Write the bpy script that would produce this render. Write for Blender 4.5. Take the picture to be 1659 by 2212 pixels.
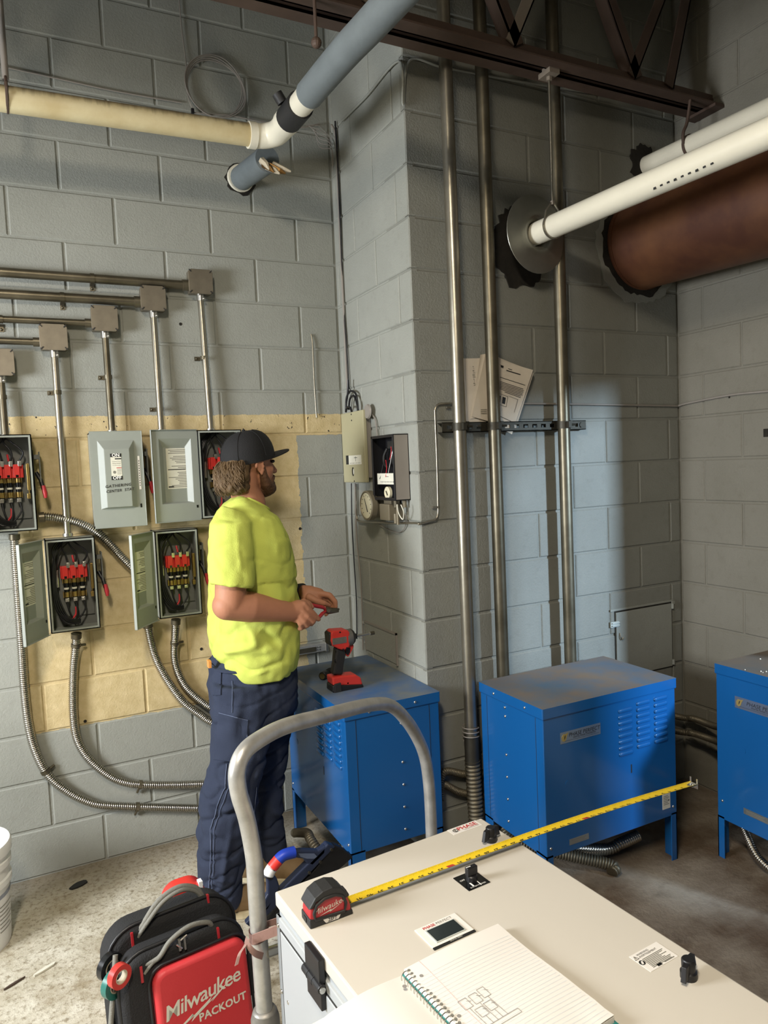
import bpy, bmesh, math, random
from mathutils import Matrix, Vector, noise
random.seed(7)
C = bpy.context.scene.collection
for o in list(bpy.data.objects): bpy.data.objects.remove(o)
V = Vector
PI = math.pi
# ------------------------------------------------------------------ camera
CAM_H = 1.667
FPX = 1563.19
ROT = ((0.893125, -0.447733, -0.043167), (-0.067842, -0.039215, -0.996925), (0.444663, 0.893307, -0.065399))
scn = bpy.context.scene
cam_d = bpy.data.cameras.new('camera')
cam_d.sensor_fit = 'HORIZONTAL'; cam_d.sensor_width = 36.0
cam_d.lens = FPX / 1659 * 36.0; cam_d.clip_start = .02; cam_d.clip_end = 60
cam = bpy.data.objects.new('camera', cam_d); C.objects.link(cam)
cam.matrix_world = Matrix(((ROT[0][0], -ROT[1][0], -ROT[2][0], 0), (ROT[0][1], -ROT[1][1], -ROT[2][1], 0),
                           (ROT[0][2], -ROT[1][2], -ROT[2][2], CAM_H), (0, 0, 0, 1)))
scn.camera = cam
# ------------------------------------------------------------------ light and exposure
scn.view_settings.view_transform = 'Standard'; scn.view_settings.look = 'None'
scn.view_settings.gamma = 1.0; scn.view_settings.use_curve_mapping = False
scn.view_settings.exposure = 0.0
world = bpy.data.worlds.new('world'); scn.world = world; world.use_nodes = True
world.node_tree.nodes['Background'].inputs[0].default_value = (.55, .68, .9, 1)
world.node_tree.nodes['Background'].inputs[1].default_value = .4
def area_light(name, loc, target, size, size_y, power, color, spread=PI):
    d = bpy.data.lights.new(name, 'AREA'); d.shape = 'RECTANGLE'; d.size = size; d.size_y = size_y
    d.energy = power; d.color = color; d.spread = spread
    o = bpy.data.objects.new(name, d); C.objects.link(o)
    o.location = loc; o.rotation_euler = (V(target) - V(loc)).to_track_quat('-Z', 'Y').to_euler()
    return o
# daylight through the window of the left wall and the doorway of the right wall
area_light('daylight_left_window', (-2.28, 1.9, 1.75), (.6, 2.8, -.4), 1.0, 1.1, 208, (.94, .97, 1.0))
area_light('daylight_right_door', (4.0, -2.2, 2.42), (2.1, 2.5, 1.0), .3, .4, 430, (.60, .79, 1.0))
# ceiling lamp over and behind the camera
area_light('ceiling_lamp_light', (-.4, .2, 3.38), (-.3, .6, 0), .22, 1.15, 140, (1.0, .88, .70))
# ------------------------------------------------------------------ geometry helpers
YB, YC, XS, XR = 3.303, 2.558, 1.437, 2.922        # back wall, conduit wall, step wall, right wall
XL, YR, ZC = -2.1, -6.0, 4.35                      # left wall, rear wall, ceiling
def ray(x, y):
    a, b = (x - 829.5) / FPX, (y - 1106) / FPX
    return V([ROT[0][k] * a + ROT[1][k] * b + ROT[2][k] for k in range(3)])
CAMP = V((0, 0, CAM_H))
def aY(x, y, Y): d = ray(x, y); return CAMP + d * (Y / d.y)
def aX(x, y, X): d = ray(x, y); return CAMP + d * (X / d.x)
def aZ(x, y, Z): d = ray(x, y); return CAMP + d * ((Z - CAM_H) / d.z)
def frame(o, right, up):
    r = V(right).normalized(); u = V(up); u = (u - r * u.dot(r)).normalized(); n = r.cross(u)
    return Matrix(((r.x, u.x, n.x, o[0]), (r.y, u.y, n.y, o[1]), (r.z, u.z, n.z, o[2]), (0, 0, 0, 1)))
class MB:
    def __init__(s, T=None): s.v = []; s.f = []; s.m = []; s.T = T
    def add(s, vs, fs, mi=0, T=None):
        n = len(s.v); T2 = s.T
        if T is not None: T2 = T if T2 is None else T2 @ T
        for p in vs:
            p = V(p); s.v.append(T2 @ p if T2 is not None else p)
        for f in fs: s.f.append(tuple(i + n for i in f)); s.m.append(mi)
        return s
    def box(s, lo, hi, mi=0, T=None):
        (a, b, c), (d, e, f) = lo, hi
        return s.add([(a,b,c),(d,b,c),(d,e,c),(a,e,c),(a,b,f),(d,b,f),(d,e,f),(a,e,f)],
                     [(0,3,2,1),(4,5,6,7),(0,1,5,4),(1,2,6,5),(2,3,7,6),(3,0,4,7)], mi, T)
    def bc(s, c, sz, mi=0, T=None):
        return s.box([c[k]-sz[k]/2 for k in range(3)], [c[k]+sz[k]/2 for k in range(3)], mi, T)
    def tube(s, pts, r, seg=10, mi=0, caps=True, closed=False, T=None):
        pts = [V(p) for p in pts]; n = len(pts)
        rs = r if isinstance(r, (list, tuple)) else [r] * n
        tang = []
        for i in range(n):
            a = pts[(i-1) % n] if closed else pts[max(i-1, 0)]; b = pts[(i+1) % n] if closed else pts[min(i+1, n-1)]
            t = (b - a); tang.append(t.normalized() if t.length > 1e-9 else V((0,0,1)))
        ref = V((0,0,1)) if abs(tang[0].z) < .9 else V((1,0,0))
        u = (ref - tang[0]*ref.dot(tang[0])).normalized(); vs = []
        for i in range(n):
            u = (u - tang[i]*u.dot(tang[i])); u = u.normalized(); w = tang[i].cross(u)
            for k in range(seg):
                a = 2*PI*k/seg; vs.append(pts[i] + (u*math.cos(a) + w*math.sin(a))*rs[i])
        fs = []
        for i in range(n if closed else n-1):
            j = (i+1) % n
            for k in range(seg):
                l = (k+1) % seg; fs.append((i*seg+k, i*seg+l, j*seg+l, j*seg+k))
        if caps and not closed:
            fs.append(tuple(reversed(range(seg)))); fs.append(tuple((n-1)*seg+k for k in range(seg)))
        return s.add(vs, fs, mi, T)
    def cyl(s, a, b, r, seg=16, mi=0, r2=None, T=None):
        return s.tube([a, b], [r, r if r2 is None else r2], seg, mi, T=T)
    def lathe(s, prof, seg=24, mi=0, T=None, caps=True):          # profile (r, z) about local Z
        vs = []; n = len(prof)
        for (r, z) in prof:
            for k in range(seg): a = 2*PI*k/seg; vs.append((r*math.cos(a), r*math.sin(a), z))
        fs = [(i*seg+k, i*seg+(k+1) % seg, (i+1)*seg+(k+1) % seg, (i+1)*seg+k) for i in range(n-1) for k in range(seg)]
        if caps: fs += [tuple(reversed(range(seg))), tuple((n-1)*seg+k for k in range(seg))]
        return s.add(vs, fs, mi, T)
    def prism(s, outline, z0, z1, mi=0, T=None):                   # 2-D outline in local XY, ccw
        n = len(outline); vs = [(x, y, z0) for x, y in outline] + [(x, y, z1) for x, y in outline]
        fs = [tuple(reversed(range(n))), tuple(range(n, 2*n))] + [(k, (k+1) % n, n+(k+1) % n, n+k) for k in range(n)]
        return s.add(vs, fs, mi, T)
    def ball(s, c, r, mi=0, seg=12, rings=8, T=None, R=None):
        r = (r, r, r) if not isinstance(r, (list, tuple)) else r; vs = []; fs = []
        for i in range(rings+1):
            ph = PI*i/rings
            for k in range(seg):
                a = 2*PI*k/seg; p = V((r[0]*math.sin(ph)*math.cos(a), r[1]*math.sin(ph)*math.sin(a), r[2]*math.cos(ph)))
                vs.append((R @ p if R else p) + V(c))
        for i in range(rings):
            for k in range(seg):
                l = (k+1) % seg; fs.append((i*seg+k, (i+1)*seg+k, (i+1)*seg+l, i*seg+l))
        return s.add(vs, fs, mi, T)
    def grid(s, P, mi=0, thick=None, T=None):                      # P[i][j] points; optional thickness vector
        n, m = len(P), len(P[0]); vs = [p for row in P for p in row]
        fs = [(i*m+j, i*m+j+1, (i+1)*m+j+1, (i+1)*m+j) for i in range(n-1) for j in range(m-1)]
        if thick is not None:
            k = len(vs); t = V(thick); vs = vs + [V(p)+t for p in vs]
            fs += [tuple(i+k for i in reversed(f)) for f in list(fs)]
            rim = [(0, j) for j in range(m)] + [(i, m-1) for i in range(1, n)] + [(n-1, j) for j in range(m-2, -1, -1)] + [(i, 0) for i in range(n-2, 0, -1)]
            ids = [i*m+j for i, j in rim]
            for a in range(len(ids)):
                b = (a+1) % len(ids); fs.append((ids[b], ids[a], ids[a]+k, ids[b]+k))
        return s.add(vs, fs, mi, T)
    def text(s, body, size, T, mi=0, shear=0., align='CENTER', ext=.0002, space=1.0, bold=0.):
        key = (body, shear, align, space, bold)
        if key not in TXT:
            c = bpy.data.curves.new('t', 'FONT'); c.body = body; c.size = 1; c.shear = shear; c.align_x = align; c.align_y = 'CENTER'
            c.resolution_u = 2; c.extrude = 0; c.offset = bold; c.space_character = space
            o = bpy.data.objects.new('t', c); C.objects.link(o)
            dg = bpy.context.evaluated_depsgraph_get(); me = bpy.data.meshes.new_from_object(o.evaluated_get(dg))
            TXT[key] = ([v.co.copy() for v in me.vertices], [tuple(p.vertices) for p in me.polygons])
            bpy.data.objects.remove(o); bpy.data.curves.remove(c); bpy.data.meshes.remove(me)
        vs, fs = TXT[key]
        return s.add([(v.x*size, v.y*size, ext) for v in vs], fs, mi, T)
TXT = {}
def bez(pts, n=12):                                                # Catmull-Rom through the points
    pts = [V(p) for p in pts]; out = []
    for i in range(len(pts)-1):
        p0 = pts[max(i-1, 0)]; p1 = pts[i]; p2 = pts[i+1]; p3 = pts[min(i+2, len(pts)-1)]
        for k in range(n):
            t = k/n; out.append(.5*((2*p1) + (p2-p0)*t + (2*p0-5*p1+4*p2-p3)*t*t + (3*p1-p0-3*p2+p3)*t**3))
    return out + [pts[-1]]
WL = {}
def wl(o):
    return WL.get(o.name, V((0, 0, 0))) if o else V((0, 0, 0))
SPLIT = {'nut', 'elbow_hub', 'connector', 'fuse_clip', 'fuse_cap', 'bottom_fitting', 'screw', 'housing_screw', 'rivet', 'cover_screw', 'bolt', 'wing', 'yoke', 'zip_pull', 'pocket_tab', 'rating_label_band', 'port', 'insulator_slot', 'grip_ring', 'hinge_knuckle', 'punched_hole', 'coil_hole', 'lace', 'cap_seam', 'web', 'flange'}
def islands(mb):
    par = list(range(len(mb.v)))
    def find(i):
        while par[i] != i: par[i] = par[par[i]]; i = par[i]
        return i
    for f in mb.f:
        a = find(f[0])
        for i in f[1:]: par[find(i)] = a
    out = {}
    for f, m in zip(mb.f, mb.m): out.setdefault(find(f[0]), []).append((f, m))
    res = []
    for fs in out.values():
        q = MB(); ids = sorted({i for f, _ in fs for i in f}); mp = {i: k for k, i in enumerate(ids)}
        q.v = [mb.v[i] for i in ids]; q.f = [tuple(mp[i] for i in f) for f, _ in fs]; q.m = [m for _, m in fs]; res.append(q)
    return res
def obj(name, mb, mats, parent=None, smooth=None, bevel=None, origin=None, bseg=2):
    if name in SPLIT and parent:                                    # alike loose pieces become parts of their own
        L = islands(mb)
        if len(L) > 1: return [obj1(name, q, mats, parent, smooth, bevel, origin, bseg) for q in L][0]
    return obj1(name, mb, mats, parent, smooth, bevel, origin, bseg)
def obj1(name, mb, mats, parent=None, smooth=None, bevel=None, origin=None, bseg=2):
    base = wl(parent) if parent else (V(origin) if origin is not None else V((0, 0, 0)))
    me = bpy.data.meshes.new(name)
    me.from_pydata([tuple(v - base) for v in mb.v], [], mb.f)
    mats = mats if isinstance(mats, (list, tuple)) else [mats]
    for m in mats: me.materials.append(m)
    if len(mats) > 1: me.polygons.foreach_set('material_index', mb.m)
    me.update()
    if smooth is not None:
        me.polygons.foreach_set('use_smooth', [True]*len(me.polygons))
        if smooth < 180: me.set_sharp_from_angle(angle=math.radians(smooth))
    o = bpy.data.objects.new(name, me); C.objects.link(o)
    if parent: o.parent = parent
    elif origin is not None: o.location = base
    WL[o.name] = base
    if bevel:
        b = o.modifiers.new('bevel', 'BEVEL'); b.width = bevel; b.segments = bseg; b.limit_method = 'ANGLE'; b.angle_limit = math.radians(40); b.harden_normals = False
    return o
def tag(o, label, cat, group=None):
    o['label'] = label; o['category'] = cat
    if group: o['group'] = group
    return o
def thing(name, label, cat, loc, group=None):
    o = bpy.data.objects.new(name, None); C.objects.link(o); o.location = loc; o.empty_display_size = .05
    WL[o.name] = V(loc); return tag(o, label, cat, group)
def struct(o): o['kind'] = 'structure'; return o
# ------------------------------------------------------------------ materials
def lin(c):
    if isinstance(c, str): c = tuple(int(c[i:i+2], 16)/255 for i in (0, 2, 4))
    return tuple(x/12.92 if x <= .04045 else ((x+.055)/1.055)**2.4 for x in c) + (1,)
def mat(name, col, rough=.5, metal=0., var=.0, vscale=8., bump=0., bscale=60., col2=None, emit=None, spec=None, coat=0., aniso=None, detail=4.):
    m = bpy.data.materials.new(name); m.use_nodes = True; nt = m.node_tree; b = nt.nodes['Principled BSDF']
    c1 = lin(col); b.inputs['Base Color'].default_value = c1; b.inputs['Roughness'].default_value = rough; b.inputs['Metallic'].default_value = metal
    if spec is not None: b.inputs['Specular IOR Level'].default_value = spec
    if coat: b.inputs['Coat Weight'].default_value = coat; b.inputs['Coat Roughness'].default_value = .08
    if emit: b.inputs['Emission Color'].default_value = lin(emit[0]); b.inputs['Emission Strength'].default_value = emit[1]
    tc = None
    if var or col2 or bump:
        tc = nt.nodes.new('ShaderNodeTexCoord')
    if var or col2:
        n = nt.nodes.new('ShaderNodeTexNoise'); n.inputs['Scale'].default_value = vscale; n.inputs['Detail'].default_value = detail; n.inputs['Roughness'].default_value = .6
        nt.links.new(tc.outputs['Object'], n.inputs['Vector'])
        r = nt.nodes.new('ShaderNodeValToRGB'); r.color_ramp.elements[0].position = .35; r.color_ramp.elements[1].position = .68
        c2 = lin(col2) if col2 else tuple(x*(1-var) for x in c1[:3]) + (1,)
        r.color_ramp.elements[0].color = c2; r.color_ramp.elements[1].color = c1
        nt.links.new(n.outputs['Fac'], r.inputs['Fac']); nt.links.new(r.outputs['Color'], b.inputs['Base Color'])
    if bump:
        n2 = nt.nodes.new('ShaderNodeTexNoise'); n2.inputs['Scale'].default_value = bscale; n2.inputs['Detail'].default_value = 3
        if aniso:
            mp = nt.nodes.new('ShaderNodeMapping'); mp.inputs['Scale'].default_value = aniso
            nt.links.new(tc.outputs['Object'], mp.inputs['Vector']); nt.links.new(mp.outputs['Vector'], n2.inputs['Vector'])
        else: nt.links.new(tc.outputs['Object'], n2.inputs['Vector'])
        bp = nt.nodes.new('ShaderNodeBump'); bp.inputs['Strength'].default_value = bump; bp.inputs['Distance'].default_value = .004
        nt.links.new(n2.outputs['Fac'], bp.inputs['Height']); nt.links.new(bp.outputs['Normal'], b.inputs['Normal'])
    return m
class NT:                                                          # tiny node helper
    def __init__(s, m): s.nt = m.node_tree
    def n(s, t, **kw):
        x = s.nt.nodes.new(t)
        for k, v in kw.items(): setattr(x, k, v)
        return x
    def l(s, a, b): s.nt.links.new(a, b)
    def math(s, op, a, b=None, c=None):
        x = s.n('ShaderNodeMath', operation=op)
        for i, q in enumerate((a, b, c)):
            if q is None: continue
            if isinstance(q, (int, float)): x.inputs[i].default_value = q
            else: s.l(q, x.inputs[i])
        return x.outputs[0]
    def mix(s, f, a, b):
        x = s.n('ShaderNodeMix', data_type='RGBA')
        for i, q in ((0, f), (6, a), (7, b)):
            if isinstance(q, (int, float)): x.inputs[i].default_value = q
            elif isinstance(q, tuple): x.inputs[i].default_value = q
            else: s.l(q, x.inputs[i])
        return x.outputs[2]
    def noise(s, vec, scale, detail=4, rough=.6):
        x = s.n('ShaderNodeTexNoise'); x.inputs['Scale'].default_value = scale; x.inputs['Detail'].default_value = detail; x.inputs['Roughness'].default_value = rough
        s.l(vec, x.inputs['Vector']); return x.outputs['Fac']
    def ramp(s, f, a, b):
        x = s.n('ShaderNodeMapRange'); x.inputs[1].default_value = a; x.inputs[2].default_value = b; s.l(f, x.inputs[0]); return x.outputs[0]
def wall_paint(name, rects=(), c=('8c8e87', '999b94', '7a7971')):
    """grey masonry paint, with older cream paint left bare inside the given rectangles (x0, x1, z0, z1)"""
    m = bpy.data.materials.new(name); m.use_nodes = True; N = NT(m); b = m.node_tree.nodes['Principled BSDF']
    g = N.n('ShaderNodeNewGeometry'); pos = g.outputs['Position']
    n1 = N.noise(pos, 2.2, 5); n2 = N.noise(pos, 23, 5); n3 = N.noise(pos, 330, 2, .5)
    col = N.mix(N.ramp(n1, .3, .75), lin(c[0]), lin(c[1]))
    col = N.mix(N.math('MULTIPLY', N.ramp(n2, .55, .8), .35), col, lin(c[2]))
    if rects:
        sep = N.n('ShaderNodeSeparateXYZ'); N.l(pos, sep.inputs[0])
        j = N.math('MULTIPLY', N.math('SUBTRACT', N.noise(pos, 35, 4), .5), .035)
        jx = N.math('ADD', sep.outputs[0], j); jz = N.math('ADD', sep.outputs[2], N.math('MULTIPLY', j, .45)); msk = None
        for (x0, x1, z0, z1) in rects:
            a = N.math('MULTIPLY', N.math('GREATER_THAN', jx, x0), N.math('LESS_THAN', jx, x1))
            c = N.math('MULTIPLY', N.math('GREATER_THAN', jz, z0), N.math('LESS_THAN', jz, z1))
            a = N.math('MULTIPLY', a, c); msk = a if msk is None else N.math('MAXIMUM', msk, a)
        cream = N.mix(N.ramp(n2, .3, .75), lin('b7a479'), lin('cdbb92'))
        spk = N.math('MULTIPLY', N.math('GREATER_THAN', N.noise(pos, 48, 2), .70), N.math('GREATER_THAN', sep.outputs[2], 1.84))
        cream = N.mix(spk, cream, lin('3a3630'))
        col = N.mix(msk, col, cream)
    N.l(col, b.inputs['Base Color']); b.inputs['Roughness'].default_value = .62; b.inputs['Specular IOR Level'].default_value = .3
    bp = N.n('ShaderNodeBump'); bp.inputs['Strength'].default_value = .5; bp.inputs['Distance'].default_value = .0035
    h = N.math('ADD', N.math('MULTIPLY', N.noise(pos, 130, 3), 1.0), N.math('MULTIPLY', n3, .45))
    N.l(h, bp.inputs['Height']); N.l(bp.outputs['Normal'], b.inputs['Normal'])
    return m
def floor_mat():
    m = bpy.data.materials.new('worn_concrete'); m.use_nodes = True; N = NT(m); b = m.node_tree.nodes['Principled BSDF']
    g = N.n('ShaderNodeNewGeometry'); pos = g.outputs['Position']; sep = N.n('ShaderNodeSeparateXYZ'); N.l(pos, sep.inputs[0])
    n1 = N.noise(pos, 1.7, 6, .65); n2 = N.noise(pos, 9, 6, .7); n3 = N.noise(pos, 55, 5, .7); n4 = N.noise(pos, 4.0, 7, .75)
    base = N.mix(N.ramp(n2, .35, .7), lin('aaa28e'), lin('d3cfc1'))
    base = N.mix(N.math('MULTIPLY', N.ramp(n3, .50, .64), .8), base, lin('7a6d54'))
    base = N.mix(N.math('MULTIPLY', N.ramp(N.noise(pos, 3.1, 6, .7), .52, .66), .6), base, lin('857659'))
    base = N.mix(N.math('MULTIPLY', N.ramp(n4, .62, .74), .4), base, lin('9fb5ab'))
    # brown stained slab to the right, also darkened to stand in for weaker light
    xs = N.math('ADD', sep.outputs[0], N.math('MULTIPLY', N.math('SUBTRACT', n1, .5), 1.2))
    brown = N.mix(N.ramp(n1, .42, .62), lin('5a4a39'), lin('8b8172'))
    brown = N.mix(N.math('MULTIPLY', N.ramp(n2, .55, .75), .5), brown, lin('392c20'))
    col = N.mix(N.ramp(xs, .9, 1.35), base, brown)
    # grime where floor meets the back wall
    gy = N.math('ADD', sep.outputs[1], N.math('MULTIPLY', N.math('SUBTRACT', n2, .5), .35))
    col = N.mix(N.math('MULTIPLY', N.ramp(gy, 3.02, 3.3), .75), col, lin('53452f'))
    N.l(col, b.inputs['Base Color']); b.inputs['Roughness'].default_value = .7
    bp = N.n('ShaderNodeBump'); bp.inputs['Strength'].default_value = .6; bp.inputs['Distance'].default_value = .006
    N.l(N.math('ADD', n3, n2), bp.inputs['Height']); N.l(bp.outputs['Normal'], b.inputs['Normal'])
    return m
M = {}
def dm(k, *a, **kw): M[k] = mat(k, *a, **kw)
M['wall_back'] = wall_paint('grey_and_cream_wall_paint', [(-.03, 1.6, 1.825, 1.925), (-.03, 1.195, .61, 1.90)])
M['wall'] = wall_paint('grey_wall_paint')
M['wall_right'] = wall_paint('shaded_taupe_wall_paint', c=('726f64', '7e7b71', '655f53'))  # browner tone, darkened to stand in for light missing on this wall
M['wall_conduit'] = wall_paint('shaded_grey_wall_paint', c=('7c7d76', '888982', '6c6a61'))  # darker copy of the grey paint, with this wall's shade put in
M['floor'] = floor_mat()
dm('ceiling', '6b655a', .8, var=.3, vscale=3)
dm('steel_conduit', 'a39d8e', .33, .85, var=.25, vscale=9, bump=.05, bscale=90)
dm('dark_conduit', '7b7463', .40, .8, var=.4, vscale=5, col2='585243')
dm('flex', 'b9b5ac', .25, 1.0)
dm('flex_dull', '6a6353', .5, .7)
dm('jbox', '7e7667', .45, .55, var=.25, vscale=14)
dm('switch_grey', '8f948d', .42, 0., var=.06, vscale=12)
dm('switch_in', '6c6e6a', .5, 0., var=.2, vscale=15)
dm('edge_white', 'b6bbb6', .4)
dm('brass', 'b59a5c', .3, .9)
dm('copper_dark', '7d5e35', .4, .8)
dm('silver', 'c9c7c0', .28, .95)
dm('black', '17171a', .45)
dm('black_gloss', '0f1012', .2, spec=.6)
dm('wire', '16161a', .35)
dm('red_insul', 'd2322d', .4)
dm('red_wire', 'c22a33', .4)
dm('label', 'd8d6c8', .5, var=.08, vscale=30)
dm('print', '1c1c1c', .6)
dm('print_grey', '77756c', .6)
dm('print_red', 'b3242b', .5)
dm('white_print', 'f2f0ea', .5)
dm('blue', '155592', .2, 0., spec=.5, bump=.02, bscale=25, coat=.25)
dm('blue_dusty', '2d5c92', .55, 0., var=.5, vscale=5, col2='6d7477', detail=7)
dm('blue_dusty2', '4a6a86', .6, 0., vscale=4, col2='7b6d5f', detail=7)
dm('blue_dusty3', '5a5a58', .7, 0., vscale=6, col2='6e5f4f', detail=7)
dm('cabinet', 'cac4b9', .35, 0., var=.03, vscale=2)
dm('cabinet_side', 'a8acae', .35)
dm('tube_alu', 'c6c5c1', .36, .6, var=.3, vscale=18, bump=.05, bscale=50)
dm('cast_alu', '9a9791', .5, .7, var=.3, vscale=22, bump=.2, bscale=50)
dm('pvc', 'e4dfcd', .35, var=.04, vscale=6)
dm('pvc_old', 'cdbf98', .45, vscale=5, col2='b9a878')
dm('insulation', '6f777a', .75, var=.15, vscale=10, bump=.2, bscale=60)
dm('rust', '70492c', .55, .1, vscale=3.5, col2='4c2a1b', detail=8, bump=.15, bscale=12)
dm('joist', '55443a', .6, .1, var=.3, vscale=6)
dm('joist_light', '7c7266', .55)
dm('escutcheon', '8a897f', .38, .8, var=.2, vscale=7)
dm('hole', '26221b', .9, var=.5, vscale=20, bump=.6, bscale=40)
dm('cream_panel', 'a7a283', .45, 0., var=.05, vscale=9)
dm('taupe', '8b857e', .5, 0., var=.08, vscale=9)
dm('gauge_rim', '7a7260', .45, .3)
dm('gauge_face', 'cfc9ae', .5)
dm('paper', 'd9cfbf', .7, var=.12, vscale=9)
dm('paper_white', 'e0dcd6', .65, var=.02, vscale=5)
dm('rule', 'c9d2dc', .7)
dm('pencil', '8a8682', .7)
dm('margin', 'd9b6b4', .7)
dm('strut', '46433a', .5, .6, var=.3, vscale=20)
dm('brown_tape', '8f6f66', .7, bump=.2, bscale=120)
dm('bucket', 'e9ebec', .35)
dm('bucket_band', '8c93a2', .5)
dm('red_tool', 'c8372f', .4)
dm('red_dark', 'a8262d', .4)
dm('red_pack', 'c4353a', .5, bump=.1, bscale=200)
dm('grip', '232324', .6, bump=.2, bscale=90)
dm('fabric_black', '1d1d1f', .85, bump=.5, bscale=240, var=.2, vscale=6)
dm('fabric_grey', '77766f', .8, bump=.4, bscale=200)
dm('tape_red', 'c33a35', .3); dm('tape_green', '2c6b62', .3); dm('tape_black', '1a1b1d', .25)
dm('tape_core', 'b8ad98', .8)
dm('tape_blue', '1d3ba6', .4); dm('tape_white', 'e6e6e6', .4); dm('tape_red2', 'd6362f', .4)
dm('navy', '232c44', .45, bump=.05, bscale=90)
dm('blade_yellow', 'e6c62c', .35, var=.05, vscale=40)
dm('blade_under', '6a6d66', .4)
dm('skin', 'ad775b', .62, var=.12, vscale=14, bump=.08, bscale=130)
dm('shirt', 'c3ce62', .85, bump=.25, bscale=230, var=.08, vscale=6, spec=.2)
dm('trousers', '31384a', .88, spec=.2, bump=.3, bscale=260, var=.15, vscale=7)
dm('trouser_seam', '56617a', .85)
dm('cap', '111113', .85, bump=.3, bscale=250)
dm('hair', '5f4a2f', .7, bump=.8, bscale=90, aniso=(1, 1, .25), var=.35, vscale=22)
dm('beard', '5f402a', .8, bump=.8, bscale=140, var=.3, vscale=30)
dm('boot', '8d7350', .7, var=.2, vscale=18, bump=.2, bscale=60)
dm('sole', 'c9bd9d', .7)
dm('eye', '2a2623', .2)
dm('watch', '26251f', .5)
dm('orange', 'd08c4a', .6)
dm('screen', '20282a', .12, spec=.6)
dm('gold', 'c9ad62', .35, .6)
dm('plate_metal', '9fa5a6', .3, .8)
dm('teal', '2f7f7b', .5)
# ------------------------------------------------------------------ the room shell
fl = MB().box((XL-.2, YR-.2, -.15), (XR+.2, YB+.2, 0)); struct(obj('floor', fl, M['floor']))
ce = MB().box((XL-.2, YR-.2, ZC), (XR+.2, YB+.2, ZC+.15)); struct(obj('ceiling', ce, M['ceiling']))
RC = .005                                                          # how far the mortar sits behind the block faces
def slab(name, boxes, m):
    mb = MB()
    for lo, hi in boxes: mb.box(lo, hi)
    return struct(obj(name, mb, m))
wall_back = slab('wall_back', [((XL-.2, YB+RC, 0), (XS+.25, YB+.2, ZC))], M['wall_back'])
wall_step = slab('wall_step', [((XS+RC, YC+.2, 0), (XS+.2, YB+.02, ZC))], M['wall'])
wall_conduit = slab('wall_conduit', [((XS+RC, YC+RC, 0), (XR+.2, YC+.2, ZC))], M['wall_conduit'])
wall_right = slab('wall_right', [((XR+RC, 1.25, 0), (XR+.2, YC+.02, ZC)), ((XR+RC, YR, 0), (XR+.025, .06, ZC)), ((XR+RC, -.6, 2.12), (XR+.06, 1.25, ZC))], M['wall_right'])  # unseen near part is thinned and ends so its edge shapes the daylight
wall_left = slab('wall_left', [((XL-.2, 2.4, 0), (XL, YB, ZC)), ((XL-.2, YR, 0), (XL, 1.1, ZC)), ((XL-.2, 1.1, 0), (XL, 2.4, 1.3)), ((XL-.2, 1.1, 2.7), (XL, 2.4, ZC))], M['wall'])
wall_rear = slab('wall_rear', [((XL, YR-.2, 0), (XR+.2, YR, ZC))], M['wall'])
CH, JL, JW = .2032, .4064, .0085
BLK = {}
def block_mesh(L):
    k = round(L, 3)
    if k in BLK: return BLK[k]
    a, h, d, bv = L/2 - JW/2, CH/2 - JW/2, .03, .0045
    vs = [(-a, d, -h), (a, d, -h), (a, d, h), (-a, d, h), (-a, bv*.8, -h), (a, bv*.8, -h), (a, bv*.8, h), (-a, bv*.8, h),
          (-a+bv, 0, -h+bv), (a-bv, 0, -h+bv), (a-bv, 0, h-bv), (-a+bv, 0, h-bv)]
    fs = [(0,1,5,4), (1,2,6,5), (2,3,7,6), (3,0,4,7), (4,5,9,8), (5,6,10,9), (6,7,11,10), (7,4,8,11), (8,9,10,11)]
    me = bpy.data.meshes.new('concrete_block'); me.from_pydata(vs, [], fs); me.update(); BLK[k] = me; return me
def blocks(wall, origin, udir, rotz, u0, u1, off, m, n0=0, n1=21):
    """running-bond block faces; u runs along udir from origin, off[n%2] is where a joint falls"""
    ud = V(udir); nrm = Matrix.Rotation(rotz, 3, 'Z') @ V((0, -1, 0))
    for n in range(n0, n1):
        z = n*CH + .002; o = off[n % 2]; k = math.floor((u0 - o)/JL); js = [u0]
        while True:
            k += 1; u = o + k*JL
            if u >= u1 - .02: break
            if u > u0 + .02: js.append(u)
        js.append(u1)
        for a, b in zip(js, js[1:]):
            me = block_mesh(b - a)
            if not me.materials: me.materials.append(None)
            ob = bpy.data.objects.new('concrete_block', me); C.objects.link(ob); ob.parent = wall
            ob.location = V(origin) + ud*((a+b)/2) + V((0, 0, z + CH/2)) + nrm*random.uniform(-.0006, .0006)
            ob.rotation_euler = (random.uniform(-.002, .002), 0, rotz + random.uniform(-.002, .002))
            ob.material_slots[0].link = 'OBJECT'; ob.material_slots[0].material = m
blocks(wall_back, (0, YB, 0), (1, 0, 0), 0, -.80, XS-.001, (.222, .022), M['wall_back'])
blocks(wall_step, (XS, 0, 0), (0, 1, 0), -PI/2, YC-JW/2+.001, YB, (2.86, 2.66), M['wall'])
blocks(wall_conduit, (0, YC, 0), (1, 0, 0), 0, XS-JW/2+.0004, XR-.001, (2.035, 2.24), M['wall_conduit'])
blocks(wall_right, (XR, 0, 0), (0, 1, 0), -PI/2, 1.275, YC-.001, (2.21, 2.415), M['wall_right'])
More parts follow.
